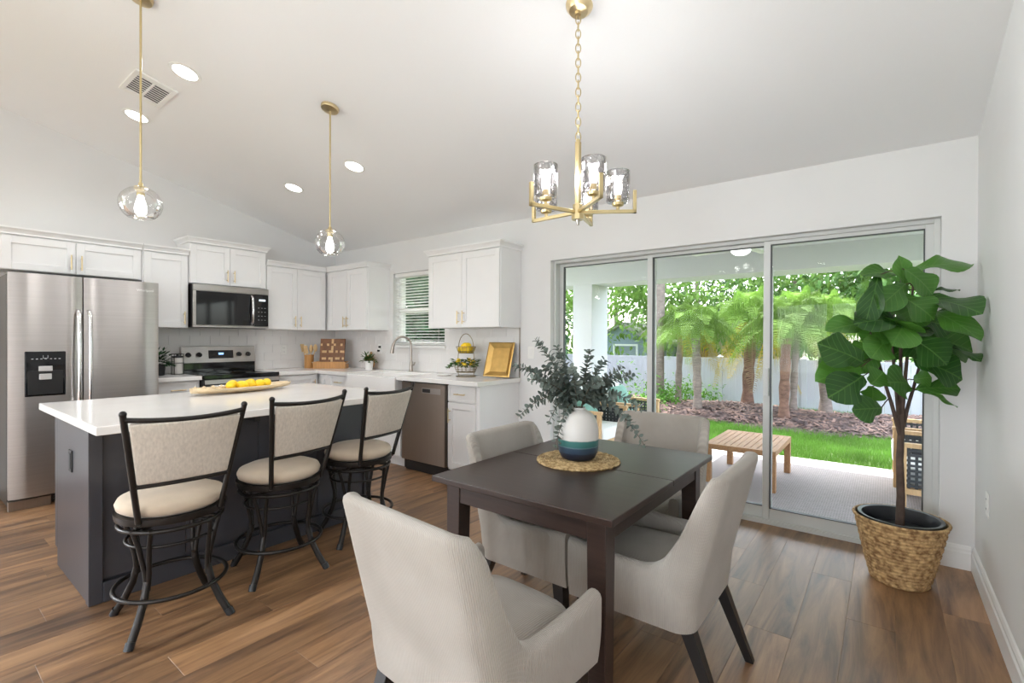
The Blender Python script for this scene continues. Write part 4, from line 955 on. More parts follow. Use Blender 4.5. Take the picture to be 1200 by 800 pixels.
def make_chair(loc, rz, label):
    t = thing('dining_chair', label, 'chair', loc, rz, 'beige dining chairs around the table')
    mb, uv = chair_shell(); mb.build('shell', M['corduroy'], t, 55, 0, uv)
    # cushion: puffed rounded rectangle
    def cushion(x0, x1, y0, y1, z0, z1, puff, e=5):
        rows = []; n = 18
        for i in range(n+1):
            v = -1 + 2*i/n; row = []
            for j in range(n+1):
                u = -1 + 2*j/n; d = (abs(u)**e + abs(v)**e)**(1/e) if (u or v) else 0
                m_ = max(abs(u), abs(v)); k = m_/d if d > 0 else 1
                ed = max(0, 1 - m_**6); row.append(((x0+x1)/2 + u*k*(x1-x0)/2, (y0+y1)/2 + v*k*(y1-y0)/2, z0 + (z1-z0)*(ed**.5) + puff*(1-u*u)*(1-v*v)))
            rows.append(row)
        mb = MB(); mb.grid(rows)
        low = [[(p[0], p[1], 2*z0 - z0 - .0) for p in (rows[0][0],)]]
        return mb, [(p[0]*1.0, p[1]) for r_ in rows for p in r_]
    cm, cuv = cushion(-.226, .226, -.185, .285, .40, .458, .022); cm.build('seat_cushion', M['corduroy'], t, 60, 0, cuv)
    sbm = MB().box(-.229, .229, -.17, .268, .30, .405); sbm.build('seat_base', M['corduroy'], t, None, .008, [(v[0], v[2]) for v in sbm.v])
    for s in (-1, 1):
        def q(cx, cy, w, z): return [(cx-w, cy-w, z), (cx+w, cy-w, z), (cx+w, cy+w, z), (cx-w, cy+w, z)]
        MB().hexa(q(s*.228, .232, .018, 0), q(s*.232, .215, .027, .305)).build('leg', M['black_wood'], t, None, .003)
        MB().hexa(q(s*.215, -.30, .016, 0), q(s*.205, -.165, .026, .33)).build('leg', M['black_wood'], t, None, .003)
    return t
ch = make_chair((-1.01, 1.135, 0), R(-4), 'beige corduroy dining chair in front with its back towards the room')
dup(ch, None, (-1.305, 1.99, 0), R(-90), 'beige corduroy dining chair between table and kitchen side, pushed under')
dup(ch, None, (-1.095, 2.68, 0), R(180), 'beige corduroy dining chair between the table and sliding door')
dup(ch, None, (-.735, 1.96, 0), R(90), 'beige corduroy dining chair on the fig tree side of the table')

# placemat, vase, eucalyptus
VX, VY = -1.14, 1.99
pm = MB()
for k in range(17):
    r = .012 + k*.011; pm.tube([(r*math.cos(2*PI*j/64)*(1+.012*math.sin(j*9+k)), r*math.sin(2*PI*j/64)*(1+.012*math.sin(j*9+k)), .0055 + .0015*math.sin(j*2.5+k*2)) for j in range(64)], .006, 6, True)
tag(pm.build('placemat', M['mat_weave'], None, 60, loc=(VX, VY, TZ)), 'round woven seagrass placemat under the vase', 'placemat')
vz = TZ + .012
vs = MB().lathe([(.0, .0), (.060, 0), (.078, .010), (.090, .035), (.0935, .07), (.0945, .11), (.093, .15), (.084, .185), (.066, .212), (.048, .224), (.034, .232), (.034, .240), (.028, .240), (.028, .222), (.05, .20), (.08, .15), (.08, .03), (0, .012)], 40)
tag(vs.build('vase', M['vase'], None, 60, loc=(VX, VY, vz)), 'white ceramic vase with green and navy bands on placemat', 'vase')
def eucalyptus(tip, bow, label):
    e_ = thing('eucalyptus_stem', label, 'branch', (VX, VY, vz + .10), 0, 'eucalyptus stems in the vase')
    tip = Vector(tip); d0 = Vector((tip.x, tip.y, 0)).normalized() if Vector((tip.x, tip.y, 0)).length > .01 else Vector((1, 0, 0))
    p0 = Vector((0, 0, 0)); p1 = Vector((d0.x*.02, d0.y*.02, .15)); pts = []
    c_ = p1 + (tip - p1)*.4 + Vector((0, 0, bow))
    for k in range(15): u = k/14; pts.append(p1*(1-u)**2 + c_*2*u*(1-u) + tip*u*u)
    MB().tube([p0, Vector((d0.x*.008, d0.y*.008, .09))] + pts, [.003]*2 + [.003 - .0018*k/14 for k in range(15)], 5).build('stalk', M['eu_stem'], e_)
    lm = MB(); n = max(16, int((tip-p1).length/.0105))
    for k in range(n):
        u = .08 + .92*k/n; i = min(13, int(u*14)); f_ = u*14 - i; p = pts[i]*(1-f_) + pts[i+1]*f_; T = (pts[i+1] - pts[i]).normalized(); o_ = T.orthogonal().normalized(); q = T.cross(o_)
        for s in (0, PI):
            a = k*1.35 + s + random.uniform(-.3, .3); out = o_*math.cos(a) + q*math.sin(a); d = (out + T*random.uniform(.1, .8)).normalized()
            Lf = (.042 - .020*u)*random.uniform(.8, 1.2); nr = (T + Vector((random.uniform(-.5, .5), random.uniform(-.5, .5), random.uniform(-.2, .6)))).normalized()
            sd = d.cross(nr).normalized(); nn = sd.cross(d); b0 = p + d*.004; c0 = b0 + d*Lf*.5
            ring = [b0] + [c0 + d*(-math.cos(g_))*Lf*.5 + sd*math.sin(g_)*Lf*.46 + nn*(.12*Lf*abs(math.sin(g_))) for g_ in [2*PI*m_/8 for m_ in range(1, 8)]]
            lm.add(ring, [(0, 1, 2, 3), (0, 3, 4, 5), (0, 5, 6, 7)])
    o = lm.build('leaves', M['eu_leaf'], e_); o['kind'] = 'stuff'
camr = Vector((_X.x, _X.y, 0)).normalized(); camf = Vector((_F.x, _F.y, 0)).normalized()
for (r_, z, dpt, bow, lab) in (
    (-.205, .56, .0, .10, 'tallest eucalyptus stem, reaching up left towards the gold tray'), (-.10, .525, .06, .10, 'dense upright eucalyptus stem just right of the tallest one'),
    (.055, .51, .02, .08, 'upright eucalyptus stem in the middle of the vase'), (.145, .46, .08, .08, 'eucalyptus stem rising up right in front of the patio column'),
    (.205, .43, -.04, .08, 'eucalyptus stem rising right, tip just below the upright right stem'), (.265, .385, .03, .12, 'thin eucalyptus stem stretching right towards the first door post'),
    (-.305, .43, .03, .12, 'long eucalyptus stem stretching left across the backsplash edge'), (-.235, .375, -.07, .12, 'eucalyptus stem pointing left just under the longest left stem'),
    (-.28, .19, .02, .22, 'eucalyptus stem drooping left towards the kitchen side chair'), (-.115, .06, -.07, .22, 'eucalyptus stem hanging straight down over the left side of the vase'),
    (.29, .23, -.04, .22, 'eucalyptus stem arching right and down behind the table chair'), (.325, .045, .03, .30, 'long trailing eucalyptus stem hanging lowest at the right'),
    (-.04, .43, -.07, .10, 'short eucalyptus stem leaning forward over the vase mouth'), (.09, .37, -.10, .12, 'short leafy eucalyptus stem bending forward right of the vase neck'),
    (-.15, .42, .12, .10, 'eucalyptus stem at the back left, partly hidden behind others'), (-.145, .16, -.03, .22, 'short eucalyptus stem bending down left beside the vase shoulder'),
    (.13, .27, .05, .14, 'short eucalyptus stem bending right above the vase shoulder'), (-.18, .30, .02, .14, 'leafy eucalyptus stem pointing left at half height of the bunch')):
    eucalyptus(camr*r_ + camf*dpt + Vector((0, 0, z - .10)), bow*.6, lab)

# ------------------------------------------------------------------ fiddle leaf fig in a woven basket
PX, PY = .065, 3.42
bsk = thing('plant_basket', 'tapered seagrass basket planter by the sliding door', 'basket', (PX, PY, 0))
rows = []; NR, NA = 19, 120; pr = lambda z: .128 + .078*(z/.345)**.9
sub = 5
for i in range(NR*sub + 1):
    z = .345*i/(NR*sub); ri = i/sub; row = []
    for j in range(NA + 1):
        a = 2*PI*j/NA; br = int(ri); ph = (ri - br); strand = math.sin(PI*ph); wv = math.sin(a*20 + (PI if br % 2 else 0) + 1.2*(ph-.5))
        r = pr(z) + .006*strand*(.55 + .45*wv); row.append((r*math.cos(a), r*math.sin(a), z))
    rows.append(row)
mb = MB(); mb.grid(rows); mb.build('woven_body', M['seagrass'], bsk, 60)
MB().tube([(.207*math.cos(2*PI*j/60), .207*math.sin(2*PI*j/60), .345) for j in range(60)], .0085, 8, True).build('rim', M['seagrass'], bsk, 60)
MB().lathe([(0, .002), (.125, .002), (.128, .012), (0, .012)], 40).build('basket_base', M['seagrass'], bsk, 40)
fig = thing('fiddle_leaf_fig', 'tall fiddle leaf fig tree with broad green leaves in black pot', 'plant', (PX, PY, .012))
MB().lathe([(0, .0), (.105, 0), (.176, .315), (.192, .335), (.190, .345), (.172, .342), (.165, .32), (.155, .27), (0, .26)], 40).build('pot', M['pot_black'], fig, 50)
def W3(x, y, depth):   # point on the pixel ray at forward distance depth (used to place leaves in the crown)
    d = _F*569.19 + _X*(x - 600) - _U*(y - 400); return Vector((0, 0, 1.32)) + d*(depth/569.19)
FD0 = _F.dot(Vector((PX, PY, 0)))
base_v = Vector((PX, PY, .012))
MB().tube([(0, 0, .255), (.004, .003, .45), (-.002, .0, .65), (.003, .004, .80), (.0, .0, .90)], [.022, .019, .017, .016, .014], 10).build('trunk', M['trunk'], fig, 50)
fork = base_v + Vector((0, 0, .84))
tops = [(1056, 318, .02), (1020, 390, -.02), (1085, 400, .0), (1040, 345, .05), (1070, 335, -.05)]
brs = []
for x, y, dd in tops:
    tp_ = W3(x, y, FD0 + dd); mid = fork*.45 + tp_*.55 + Vector((0, 0, -.03)); pth = [fork + Vector((0, 0, -.06)), fork*.7 + tp_*.3 + Vector((0, 0, -.03)), mid, tp_]
    MB().tube([p - base_v for p in pth], [.011, .009, .008, .005], 8).build('branch', M['trunk'], fig, 50); brs.append(pth)
def on_branch(p):
    best = None
    for pth in brs:
        for a, b in zip(pth, pth[1:]):
            for k in range(5):
                q = a + (b-a)*k/4; d = (q - p).length
                if best is None or d < best[0]: best = (d, q)
    return best[1]
def fig_leaf(bp, tpx, wd, dz0, dz1, face, cup=.10, droop=.12):
    a = W3(bp[0], bp[1], FD0 + dz0); b = W3(tpx[0], tpx[1], FD0 + dz1)
    if b.x > XR - .015: b = W3(tpx[0], tpx[1], FD0 + dz1 - .25)
    ax = b - a; L = ax.length; d = ax.normalized()
    fv = Vector(face); nrm = (fv - d*fv.dot(d)).normalized(); sd = d.cross(nrm).normalized()
    prof = [0, .34, .47, .50, .55, .66, .83, .97, 1.0, .93, .74, .42, 0]; nn = len(prof); rows = []; uv = []
    ph = random.uniform(0, 6)
    for i, pv in enumerate(prof):
        v = i/(nn-1); c_ = a + ax*v + nrm*(L*droop*4*v*(1-v)*.6 - 0)
        row = []
        for j in range(7):
            u = -1 + 2*j/6; hw = pv*wd*.6
            p = c_ + sd*u*hw + nrm*(cup*hw*(u*u)*1.0 + (.055*L*math.sin(v*9 + ph + (2 if u > 0 else 0))*u*u*(1 if i not in (0, nn-1) else 0)))
            if p.x > XR - .012: p.x = XR - .012
            if p.y > YB - .02 : p.y = YB - .02
            row.append(tuple(p - base_v)); uv.append((u*pv, v))
        rows.append(row)
    mb = MB(); mb.grid(rows); lf = mb.build('leaf', M['fig'], fig, 80, 0, uv)
    q = on_branch(a); MB().tube([q - base_v, (q*.5 + a*.5 + Vector((0, 0, .008))) - base_v, a - base_v + ax*.04], [.0035, .003, .0028], 6).build('petiole', M['trunk'], lf, 50)
toC = -_F; up = Vector((0, 0, 1)); rt = _X
def fc(u_, c_, r_=0): return (up*u_ + toC*c_ + rt*r_)
LV = [ # base px, tip px, width m, depth base, depth tip, facing
 ((1058,345),(1053,299),.085,.00,.01, fc(.2,1)),
 ((1066,318),(1139,310),.13,.02,.02, fc(.75,.6)),
 ((1052,322),(1008,322),.09,.03,-.02, fc(.6,.8)),
 ((1030,320),(1012,385),.10,-.02,-.08, fc(.3,1,-.5)),
 ((1060,315),(1093,345),.15,-.04,-.08, fc(.35,1)),
 ((1062,332),(1028,362),.13,-.04,-.10, fc(.5,.9)),
 ((1050,345),(1095,375),.17,-.06,-.16, fc(.45,1)),
 ((1080,350),(1152,368),.19,.0,-.02, fc(.4,.9)),
 ((1090,342),(1125,341),.05,.05,.06, fc(.9,.4)),
 ((1085,362),(1150,400),.15,-.06,-.05, fc(.3,1)),
 ((1060,378),(1000,380),.17,-.04,-.10, fc(.75,.6)),
 ((1020,380),(967,388),.12,.02,-.03, fc(.7,.7)),
 ((1012,425),(957,402),.16,-.08,-.14, fc(.2,1,-.2)),
 ((1025,400),(1008,438),.10,.02,-.02, fc(.1,1)),
 ((1065,395),(1110,428),.20,-.08,-.18, fc(.4,1)),
 ((1070,392),(1140,412),.20,.0,-.02, fc(.45,.9)),
 ((1045,395),(1050,375),.22,.05,-.12, fc(.9,.5)),
 ((1098,405),(1150,424),.09,.04,.02, fc(.6,.8)),
 ((1070,420),(1128,445),.17,-.06,-.14, fc(.45,1)),
 ((1080,430),(1118,414),.14,.06,.05, fc(.3,1)),
 ((1070,445),(1092,442),.09,-.02,-.06, fc(.4,1)),
 ((1072,456),(1126,456),.10,-.02,-.05, fc(.6,.8)),
 ((1082,460),(1122,478),.045,.03,.02, fc(.8,.6)),
 ((1010,430),(955,447),.15,-.04,-.10, fc(.5,.9,-.1)),
 ((1012,440),(970,466),.16,-.10,-.18, fc(.35,1,-.1)),
 ((1005,425),(958,427),.11,.06,.05, fc(.7,.6)),
 ((1020,450),(1035,435),.15,-.10,-.12, fc(.2,1,.2)),
 ((1065,450),(1040,448),.16,-.08,-.16, fc(.35,1)),
 ((1034,478),(998,480),.125,-.10,-.13, fc(.2,1)),
 ((1022,452),(1022,470),.12,.05,.02, fc(.3,1)),
 ((1040,420),(1072,402),.12,.06,.08, fc(.5,.8)),
 ((1045,345),(1015,355),.12,.08,.12, fc(.6,.7)),
 ((1048,370),(1025,365),.14,.10,.16, fc(.7,.6)),
 ((1075,360),(1110,352),.16,.08,.12, fc(.6,.7)),
 ((1060,385),(1095,390),.22,.04,-.04, fc(.8,.5)),
 ((1030,405),(1000,415),.12,.08,.10, fc(.6,.6)),
 ((1088,415),(1125,430),.14,.07,.08, fc(.5,.8)),
 ((1062,372),(1045,405),.17,-.03,-.12, fc(.55,.85)),
 ((1058,400),(1085,420),.17,-.02,-.12, fc(.6,.8)),
 ((1040,395),(1020,420),.14,-.02,-.10, fc(.5,.85)),
 ((1060,350),(1070,385),.16,.02,-.10, fc(.5,.9)),
 ((1075,375),(1118,385),.18,.02,-.06, fc(.55,.85)),
 ((1050,330),(1082,325),.12,.05,.02, fc(.5,.85)),
 ((1040,375),(1010,400),.15,.04,-.03, fc(.5,.9)),
]
for l in LV: fig_leaf(*l)

# ------------------------------------------------------------------ ceiling fittings
slope = math.atan(.25)
def downlight(x, y, label):
    t = thing('recessed_downlight', label, 'ceiling light', (x, y, ceil_z(y)), 0, 'recessed ceiling downlights'); t.rotation_euler = (-slope if y > RIDGE_Y else slope, 0, 0)
    MB().lathe([(.075, -.003), (.095, -.004), (.098, -.001), (.098, .002), (.075, .002)], 36, closed=True).build('trim_ring', M['white_plastic'], t, 40)
    MB().lathe([(0, -.0035), (.076, -.0025), (.076, 0), (0, 0)], 36).build('lens', M['lamp'], t, 40)
    area('downlight_lamp', (0, 0, -.012), (0, 0, 0), .14, .14, DOWNLIGHT_POWER, (.97, .98, 1.0), t, 'DISK', 140)
downlight(-3.80, 1.267, 'round recessed downlight nearest the camera, right of the air vent')
downlight(-4.86, 1.274, 'round recessed downlight between air vent and refrigerator cabinets')
downlight(-4.69, 2.51, 'round recessed downlight nearest the kitchen corner')
downlight(-3.68, 2.515, 'round recessed downlight between the far pendant and chandelier')
for x_, y_, lb in ((-4.6, -1.6, 'round recessed downlight over the living area, left front'), (-2.8, -1.6, 'round recessed downlight over the living area, middle front'), (-1.0, -1.6, 'round recessed downlight over the living area, right front'), (-4.6, -3.2, 'round recessed downlight over the living area, left rear'), (-2.8, -3.2, 'round recessed downlight over the living area, middle rear'), (-1.0, -3.2, 'round recessed downlight over the living area, right rear')):
    downlight(x_, y_, lb)  # extra lamps added behind the camera to brighten the room
vt = thing('ceiling_vent', 'white rectangular air vent in the sloped ceiling', 'vent', (-4.31, 1.20, ceil_z(1.20))); vt.rotation_euler = (-slope, 0, 0)
a, b = .20, .13
MB().box(-a, a, -b, -b+.03, -.012, 0).box(-a, a, b-.03, b, -.012, 0).box(-a, -a+.05, -b+.03, b-.03, -.012, 0).box(a-.05, a, -b+.03, b-.03, -.012, 0).box(-a+.05, a-.05, -.008, .008, -.012, 0).build('vent_frame', M['white_plastic'], vt, None, .003)
bx('vent_duct', M['vent_dark'], vt, -a+.05, a-.05, -b+.03, b-.03, -.003, -.001)  # flat dark sheet stands in for the shade behind the slats
for k in range(9):
    for s in (-1, 1):
        x = -a + .065 + k*(2*a - .13)/8; MB().obox((x, s*.054, -.0075), (.0105, 0, -.003), (0, .045, 0), (.0006, 0, .0014)).build('slat', M['white_plastic'], vt)

def pendant(x, y, zg, label):
    zc = ceil_z(y); t = thing('pendant_light', label, 'pendant light', (x, y, zg), 0, 'globe pendants over the island')
    cn = MB().lathe([(.0, -.03), (.012, -.03), (.058, -.022), (.062, -.014), (.062, 0), (0, 0)], 28).build('canopy', M['gold'], t, 40, loc=(0, 0, zc - zg)); cn.rotation_euler = (-slope, 0, 0)
    MB().cyl((0, 0, .10), (0, 0, zc - zg - .02), .0058, n=10).build('rod', M['brass'], t, 50)
    MB().lathe([(0, .125), (.010, .125), (.012, .108), (.030, .102), (.032, .088), (.020, .084), (.019, .055), (0, .055)], 20).build('socket', M['brass'], t, 40)
    r = .103; pr_ = [(r*math.sin(q)*1.0, r*.93*math.cos(q) + .008) for q in [R(17) + (R(146) - R(17))*k/18 for k in range(19)]]
    g = MB(); k = len(pr_); prof = pr_ + [(a_-.0022 if a_ > .01 else a_, b_) for a_, b_ in pr_[::-1]]; g.lathe(prof, 40, closed=True); g.build('globe', M['globe'], t, 60)
    MB().lathe([(0, -.055), (.015, -.053), (.026, -.042), (.030, -.022), (.026, .005), (.018, .035), (.013, .056), (0, .056)], 18).build('bulb', M['bulb'], t, 60)
    point('pendant_lamp', (0, 0, -.085), PENDANT_POWER, (1, .985, .97), t, .03)
pendant(-3.305, .885, 2.058, 'clear glass globe pendant nearest the camera above the island')
pendant(-3.135, 1.945, 1.985, 'clear glass globe pendant farther away above the island')

# chandelier
HX, HY, HZ = -1.15, 1.995, 1.915; czl = ceil_z(2.03)
cd_ = thing('chandelier', 'five light brass chandelier with crackled glass shades over the dining table', 'chandelier', (HX, HY, HZ))
cn = MB().lathe([(0, -.055), (.014, -.055), (.016, -.04), (.045, -.034), (.062, -.012), (.066, 0), (0, 0)], 32).build('canopy', M['gold'], cd_, 40, loc=(-.035, .065, ceil_z(HY+.065) - HZ)); cn.rotation_euler = (-slope, 0, 0)
top = Vector((-.035, .055, ceil_z(HY+.065) - HZ - .055)); bot = Vector((0, 0, .335)); nl = 17; dv = top - bot; step = dv.length/nl; dn = dv.normalized()
sdv = [Vector((1, 0, 0)), Vector((0, 1, 0))]
for k in range(nl):
    c0 = bot + dn*(k + .5)*step; hl = step*.66; s_ = (camr if k % 2 == 0 else camf)
    pts = [c0 + dn*math.cos(q)*hl + s_*math.sin(q)*.012 for q in [2*PI*m_/14 for m_ in range(14)]]
    MB().tube(pts, .0028, 6, True).build('chain_link', M['brass'], cd_, 60)
bx('stem', M['brass'], cd_, -.011, .011, -.011, .011, .03, .33, .002)
MB().tube([(0, 0, .33), (0, 0, .345)], [.011, .004], 10).build('stem_loop', M['brass'], cd_, 50)
hb = MB().lathe([(.0, -.035), (.030, -.035), (.030, -.012), (.024, -.010), (.024, .035), (.016, .04), (0, .04)], 8); hb.build('hub', M['brass'], cd_, 30)
MB().lathe([(0, -.062), (.006, -.06), (.007, -.05), (.010, -.035), (0, -.035)], 12).build('finial', M['nickel'], cd_, 40)
for k in range(5):
    an = R(33 + 72*k); c, s = math.cos(an), math.sin(an); d = Vector((c, s, 0)); pvec = Vector((-s, c, 0)); up_ = Vector((0, 0, 1))
    ar = MB(); ar.obox(d*.145, d*.125, pvec*.008, up_*.008); ar.obox(d*.262 + up_*.045, d*.008, pvec*.008, up_*.053); am = ar.build('arm', M['brass'], cd_, None, .0015)
    sp = d*.185
    MB().lathe([(0, .008), (.008, .008), (.008, .022), (.026, .028), (.028, .040), (.016, .042), (.015, .075), (0, .075)], 18, tuple(sp)).build('socket', M['brass'], am, 40)
    pr_ = [(.030, .040), (.050, .043), (.054, .052), (.054, .185)]; g = MB(); g.lathe(pr_ + [(a_-.006, b_ + (.006 if i_ > 0 else 0)) for i_, (a_, b_) in enumerate(pr_[::-1])], 30, tuple(sp), closed=True); g.build('glass_shade', M['shade'], am, 40)
    MB().lathe([(0, .07), (.012, .075), (.018, .095), (.020, .12), (.015, .145), (.006, .16), (0, .162)], 14, tuple(sp)).build('bulb', M['bulb'], am, 60)
    point('chandelier_lamp', tuple(sp + up_*.20), BULB_POWER, (.98, .985, 1), cd_, .03)

# ------------------------------------------------------------------ patio
PZ = -.07
struct('floor_patio', MB().box(-4.3, 3.2, YB + .18, 6.62, PZ - .15, PZ), M['concrete'])
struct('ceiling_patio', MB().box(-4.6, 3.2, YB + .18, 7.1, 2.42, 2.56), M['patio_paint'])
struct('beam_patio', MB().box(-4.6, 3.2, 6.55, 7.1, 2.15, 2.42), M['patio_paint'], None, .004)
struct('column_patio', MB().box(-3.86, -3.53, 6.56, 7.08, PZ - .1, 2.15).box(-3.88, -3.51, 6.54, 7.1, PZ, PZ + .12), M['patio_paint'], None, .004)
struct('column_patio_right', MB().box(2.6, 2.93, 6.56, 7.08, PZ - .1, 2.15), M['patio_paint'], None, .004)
rug = tag(MB().box(-1.55, .62, 4.25, 6.2, 0, .008).build('outdoor_rug', M['rug'], None, None, .002, loc=(0, 0, PZ)), 'grey woven outdoor rug on the patio floor', 'rug')

t = thing('coffee_table', 'low slatted teak coffee table on the patio rug', 'table', (-1.09, 5.35, PZ + .008)); tx, ty, tz = .31, .45, .375
nsl = 9
for k in range(nsl):
    w_ = 2*(tx-.05)/nsl; x = -tx + .05 + k*w_; MB().box(x+.003, x+w_-.003, -ty+.05, ty-.05, tz-.022, tz-.001).build('slat', M['teak'], t, None, .002)
MB().box(-tx, tx, -ty, -ty+.05, tz-.05, tz).box(-tx, tx, ty-.05, ty, tz-.05, tz).box(-tx, -tx+.05, -ty+.05, ty-.05, tz-.05, tz).box(tx-.05, tx, -ty+.05, ty-.05, tz-.05, tz).build('frame', M['teak'], t, None, .003)
for sx in (-1, 1):
    for sy in (-1, 1): x, y = sx*(tx-.03), sy*(ty-.03); bx('leg', M['teak'], t, x-.028, x+.028, y-.028, y+.028, 0, tz-.05, .003)

def pillow(mb, c, hx_, hy_, th, rotm):
    rows_t, rows_b = [], []; n = 10
    for i in range(n+1):
        rt_, rb_ = [], []
        for j in range(n+1):
            u, v = -1 + 2*j/n, -1 + 2*i/n; pinch = 1 - .06*(u*u*v*v) ; e = (max(0, 1-u**4)*max(0, 1-v**4))**.5
            rt_.append(tuple(Vector(c) + rotm @ Vector((u*hx_*(1-.08*(1-v*v)*0 - .05*(1-abs(v))*abs(u)), v*hy_*(1-.05*(1-abs(u))*abs(v)), th*e)))); rb_.append(tuple(Vector(c) + rotm @ Vector((u*hx_*(1-.05*(1-abs(v))*abs(u)), v*hy_*(1-.05*(1-abs(u))*abs(v)), -th*e))))
        rows_t.append(rt_); rows_b.append(rb_[::-1])
    mb.grid(rows_t); mb.grid(rows_b)
def lounge(loc, rz, label, plabel, pcol):
    t = thing('patio_armchair', label, 'chair', loc, rz, 'wicker sided patio armchairs'); w_, d_, ha = .34, .34, .54   # faces -y
    for s in (-1, 1):
        x = s*w_; fr_ = MB()
        fr_.box(x-.022, x+.022, -d_, -d_+.045, 0, ha).box(x-.022, x+.022, d_-.045, d_, 0, ha).box(x-.026, x+.026, -d_-.01, d_+.01, ha, ha+.035).box(x-.02, x+.02, -d_+.045, d_-.045, .17, .215)
        sf_ = fr_.build('side_frame', M['teak_pale'], t, None, .003); lt = MB(); z0, z1 = .215, ha
        for k in range(13): y = -d_+.06 + k*(2*d_-.12)/12; lt.box(x-.006, x+.0, y-.010, y+.010, z0, z1)
        for k in range(8): z = z0+.02 + k*(z1-z0-.04)/7; lt.box(x, x+.006, -d_+.045, d_-.045, z-.010, z+.010)
        lt.build('wicker_panel', M['wicker'], sf_)
    MB().box(-w_+.022, w_-.022, -d_+.01, -d_+.04, .17, .25).box(-w_+.022, w_-.022, d_-.04, d_-.01, .17, .25).box(-w_+.022, w_-.022, -d_+.04, d_-.04, .20, .23).build('seat_frame', M['teak_pale'], t, None, .003)
    bf_ = MB().obox((0, d_-.0, .58), (w_-.03, 0, 0), (0, .012, 0), (0, .06, .22)); bf_.build('back_frame', M['wicker'], t, None, .003)
    MB().box(-w_+.03, w_-.03, -d_-.01, d_-.10, .235, .37).build('seat_cushion', M['cushion'], t, None, .03, seg=4)
    MB().obox((0, d_-.10, .60), (w_-.035, 0, 0), (0, .055, 0), (0, .06, .23)).build('back_cushion', M['cushion'], t, None, .03, seg=4)
    p = MB(); rm = Matrix.Rotation(R(65), 3, 'X'); pillow(p, (0, 0, 0), .21, .20, .07, rm)
    wm = Matrix.Rotation(rz, 3, 'Z'); off = wm @ Vector((0, .055, .575))
    o = p.build('throw_pillow', pcol, None, 60, loc=Vector(loc) + off, rot=(0, 0, rz)); tag(o, plabel, 'pillow')
    return t
lounge((.43, 5.32, PZ), R(-90), 'wicker sided patio armchair nearest the right edge of the glass door', 'white throw pillow in the nearer right patio armchair', M['cushion'])
lounge((.40, 6.18, PZ), R(-90), 'wicker sided patio armchair behind the nearer right patio armchair', 'sea green throw pillow in the farther right patio armchair', M['pillow'])
lounge((-2.86, 5.25, PZ), R(90), 'wicker sided patio armchair at left nearest the glass door', 'sea green throw pillow in the nearer left patio armchair', M['pillow'])
lounge((-2.80, 6.15, PZ), R(90), 'wicker sided patio armchair at left beside the white column', 'sea green throw pillow in the left armchair near the column', M['pillow'])

fan = thing('ceiling_fan', 'white patio ceiling fan with a round light', 'ceiling fan', (-1.17, 5.3, 2.42))
MB().lathe([(0, -.05), (.03, -.05), (.06, -.02), (.065, 0), (0, 0)], 24).build('canopy', M['white_plastic'], fan, 40)
MB().lathe([(.018, -.05), (.018, -.09), (.07, -.10), (.095, -.13), (.095, -.17), (.07, -.19), (0, -.19)], 28).build('motor', M['white_plastic'], fan, 40)
MB().lathe([(0, -.25), (.05, -.243), (.085, -.22), (.095, -.192), (0, -.192)], 28).build('light_dome', M['fan_lamp'], fan, 60)
for k in range(5):
    an = R(8 + 72*k); d = Vector((math.cos(an), math.sin(an), 0)); p_ = Vector((-d.y, d.x, .12)); MB().obox(d*.37 + Vector((0, 0, -.145)), d*.28, p_*.06, Vector((0, 0, .005))).build('blade', M['white_plastic'], fan, None, .003)

# ------------------------------------------------------------------ yard
def gz(y): return -.12 - .19*max(0, min(1, (y - 6.6)/6.5))
lw_ = MB(); ys = [6.62, 7.5, 8.5, 9.5, 11, 13, 16, 22, 40, 70]; xs = [-60, -30, -16, -8, -4, 0, 4, 10, 25]
lw_.grid([[(x, y, gz(y)) for x in xs] for y in ys]); lw_.grid([[(x, y, -.17) for x in (-60, -4.32)] for y in (YR-20, 6.62)]); lw_.grid([[(x, y, -.17) for x in (3.22, 25)] for y in (YR-20, 6.62)]); lw_.grid([[(x, y, -.17) for x in (-4.32, 3.22)] for y in (YR-20, YR-.2)])
struct('ground_lawn', lw_, M['lawn'])
mu = MB(); rows = []
for i in range(15):
    v = i/14; y0 = 9.2 + v*3.5; row = []
    for j in range(41):
        u = j/40; x = -12 + u*14.5; yy = y0 + .25*math.sin(x*1.3)*(1-v) ; row.append((x, yy, gz(yy) + .015 + .20*math.sin(PI*v)**.8*(.8 + .2*math.sin(x*2)) ))
    rows.append(row)
mu.grid(rows); struct('ground_mulch_bed', mu, M['mulch'], 60)
chs = MB()
def mulch_z(x, y): 
    v = max(0, min(1, (y - 9.2 - .25*math.sin(x*1.3)*.5)/3.5)); return gz(y) + .015 + .20*math.sin(PI*v)**.8*(.8 + .2*math.sin(x*2))
for _ in range(9000):
    x = random.uniform(-9, 2.2); y = 9.25 + 3.3*random.random()**1.3; z = mulch_z(x, y) + random.uniform(0, .03); a = random.uniform(0, PI); L_ = random.uniform(.025, .06); d = Vector((math.cos(a), math.sin(a), random.uniform(-.3, .5)))*L_; s_ = Vector((-math.sin(a), math.cos(a), random.uniform(-.4, .4)))*random.uniform(.008, .02); p = Vector((x, y, z))
    chs.add([p-d-s_, p+d-s_, p+d+s_, p-d+s_], [(0, 1, 2, 3)])
tag(chs.build('mulch_chips', M['chip']), 'loose brown mulch chips over the palm bed', 'mulch', kind='stuff')
gs = MB()
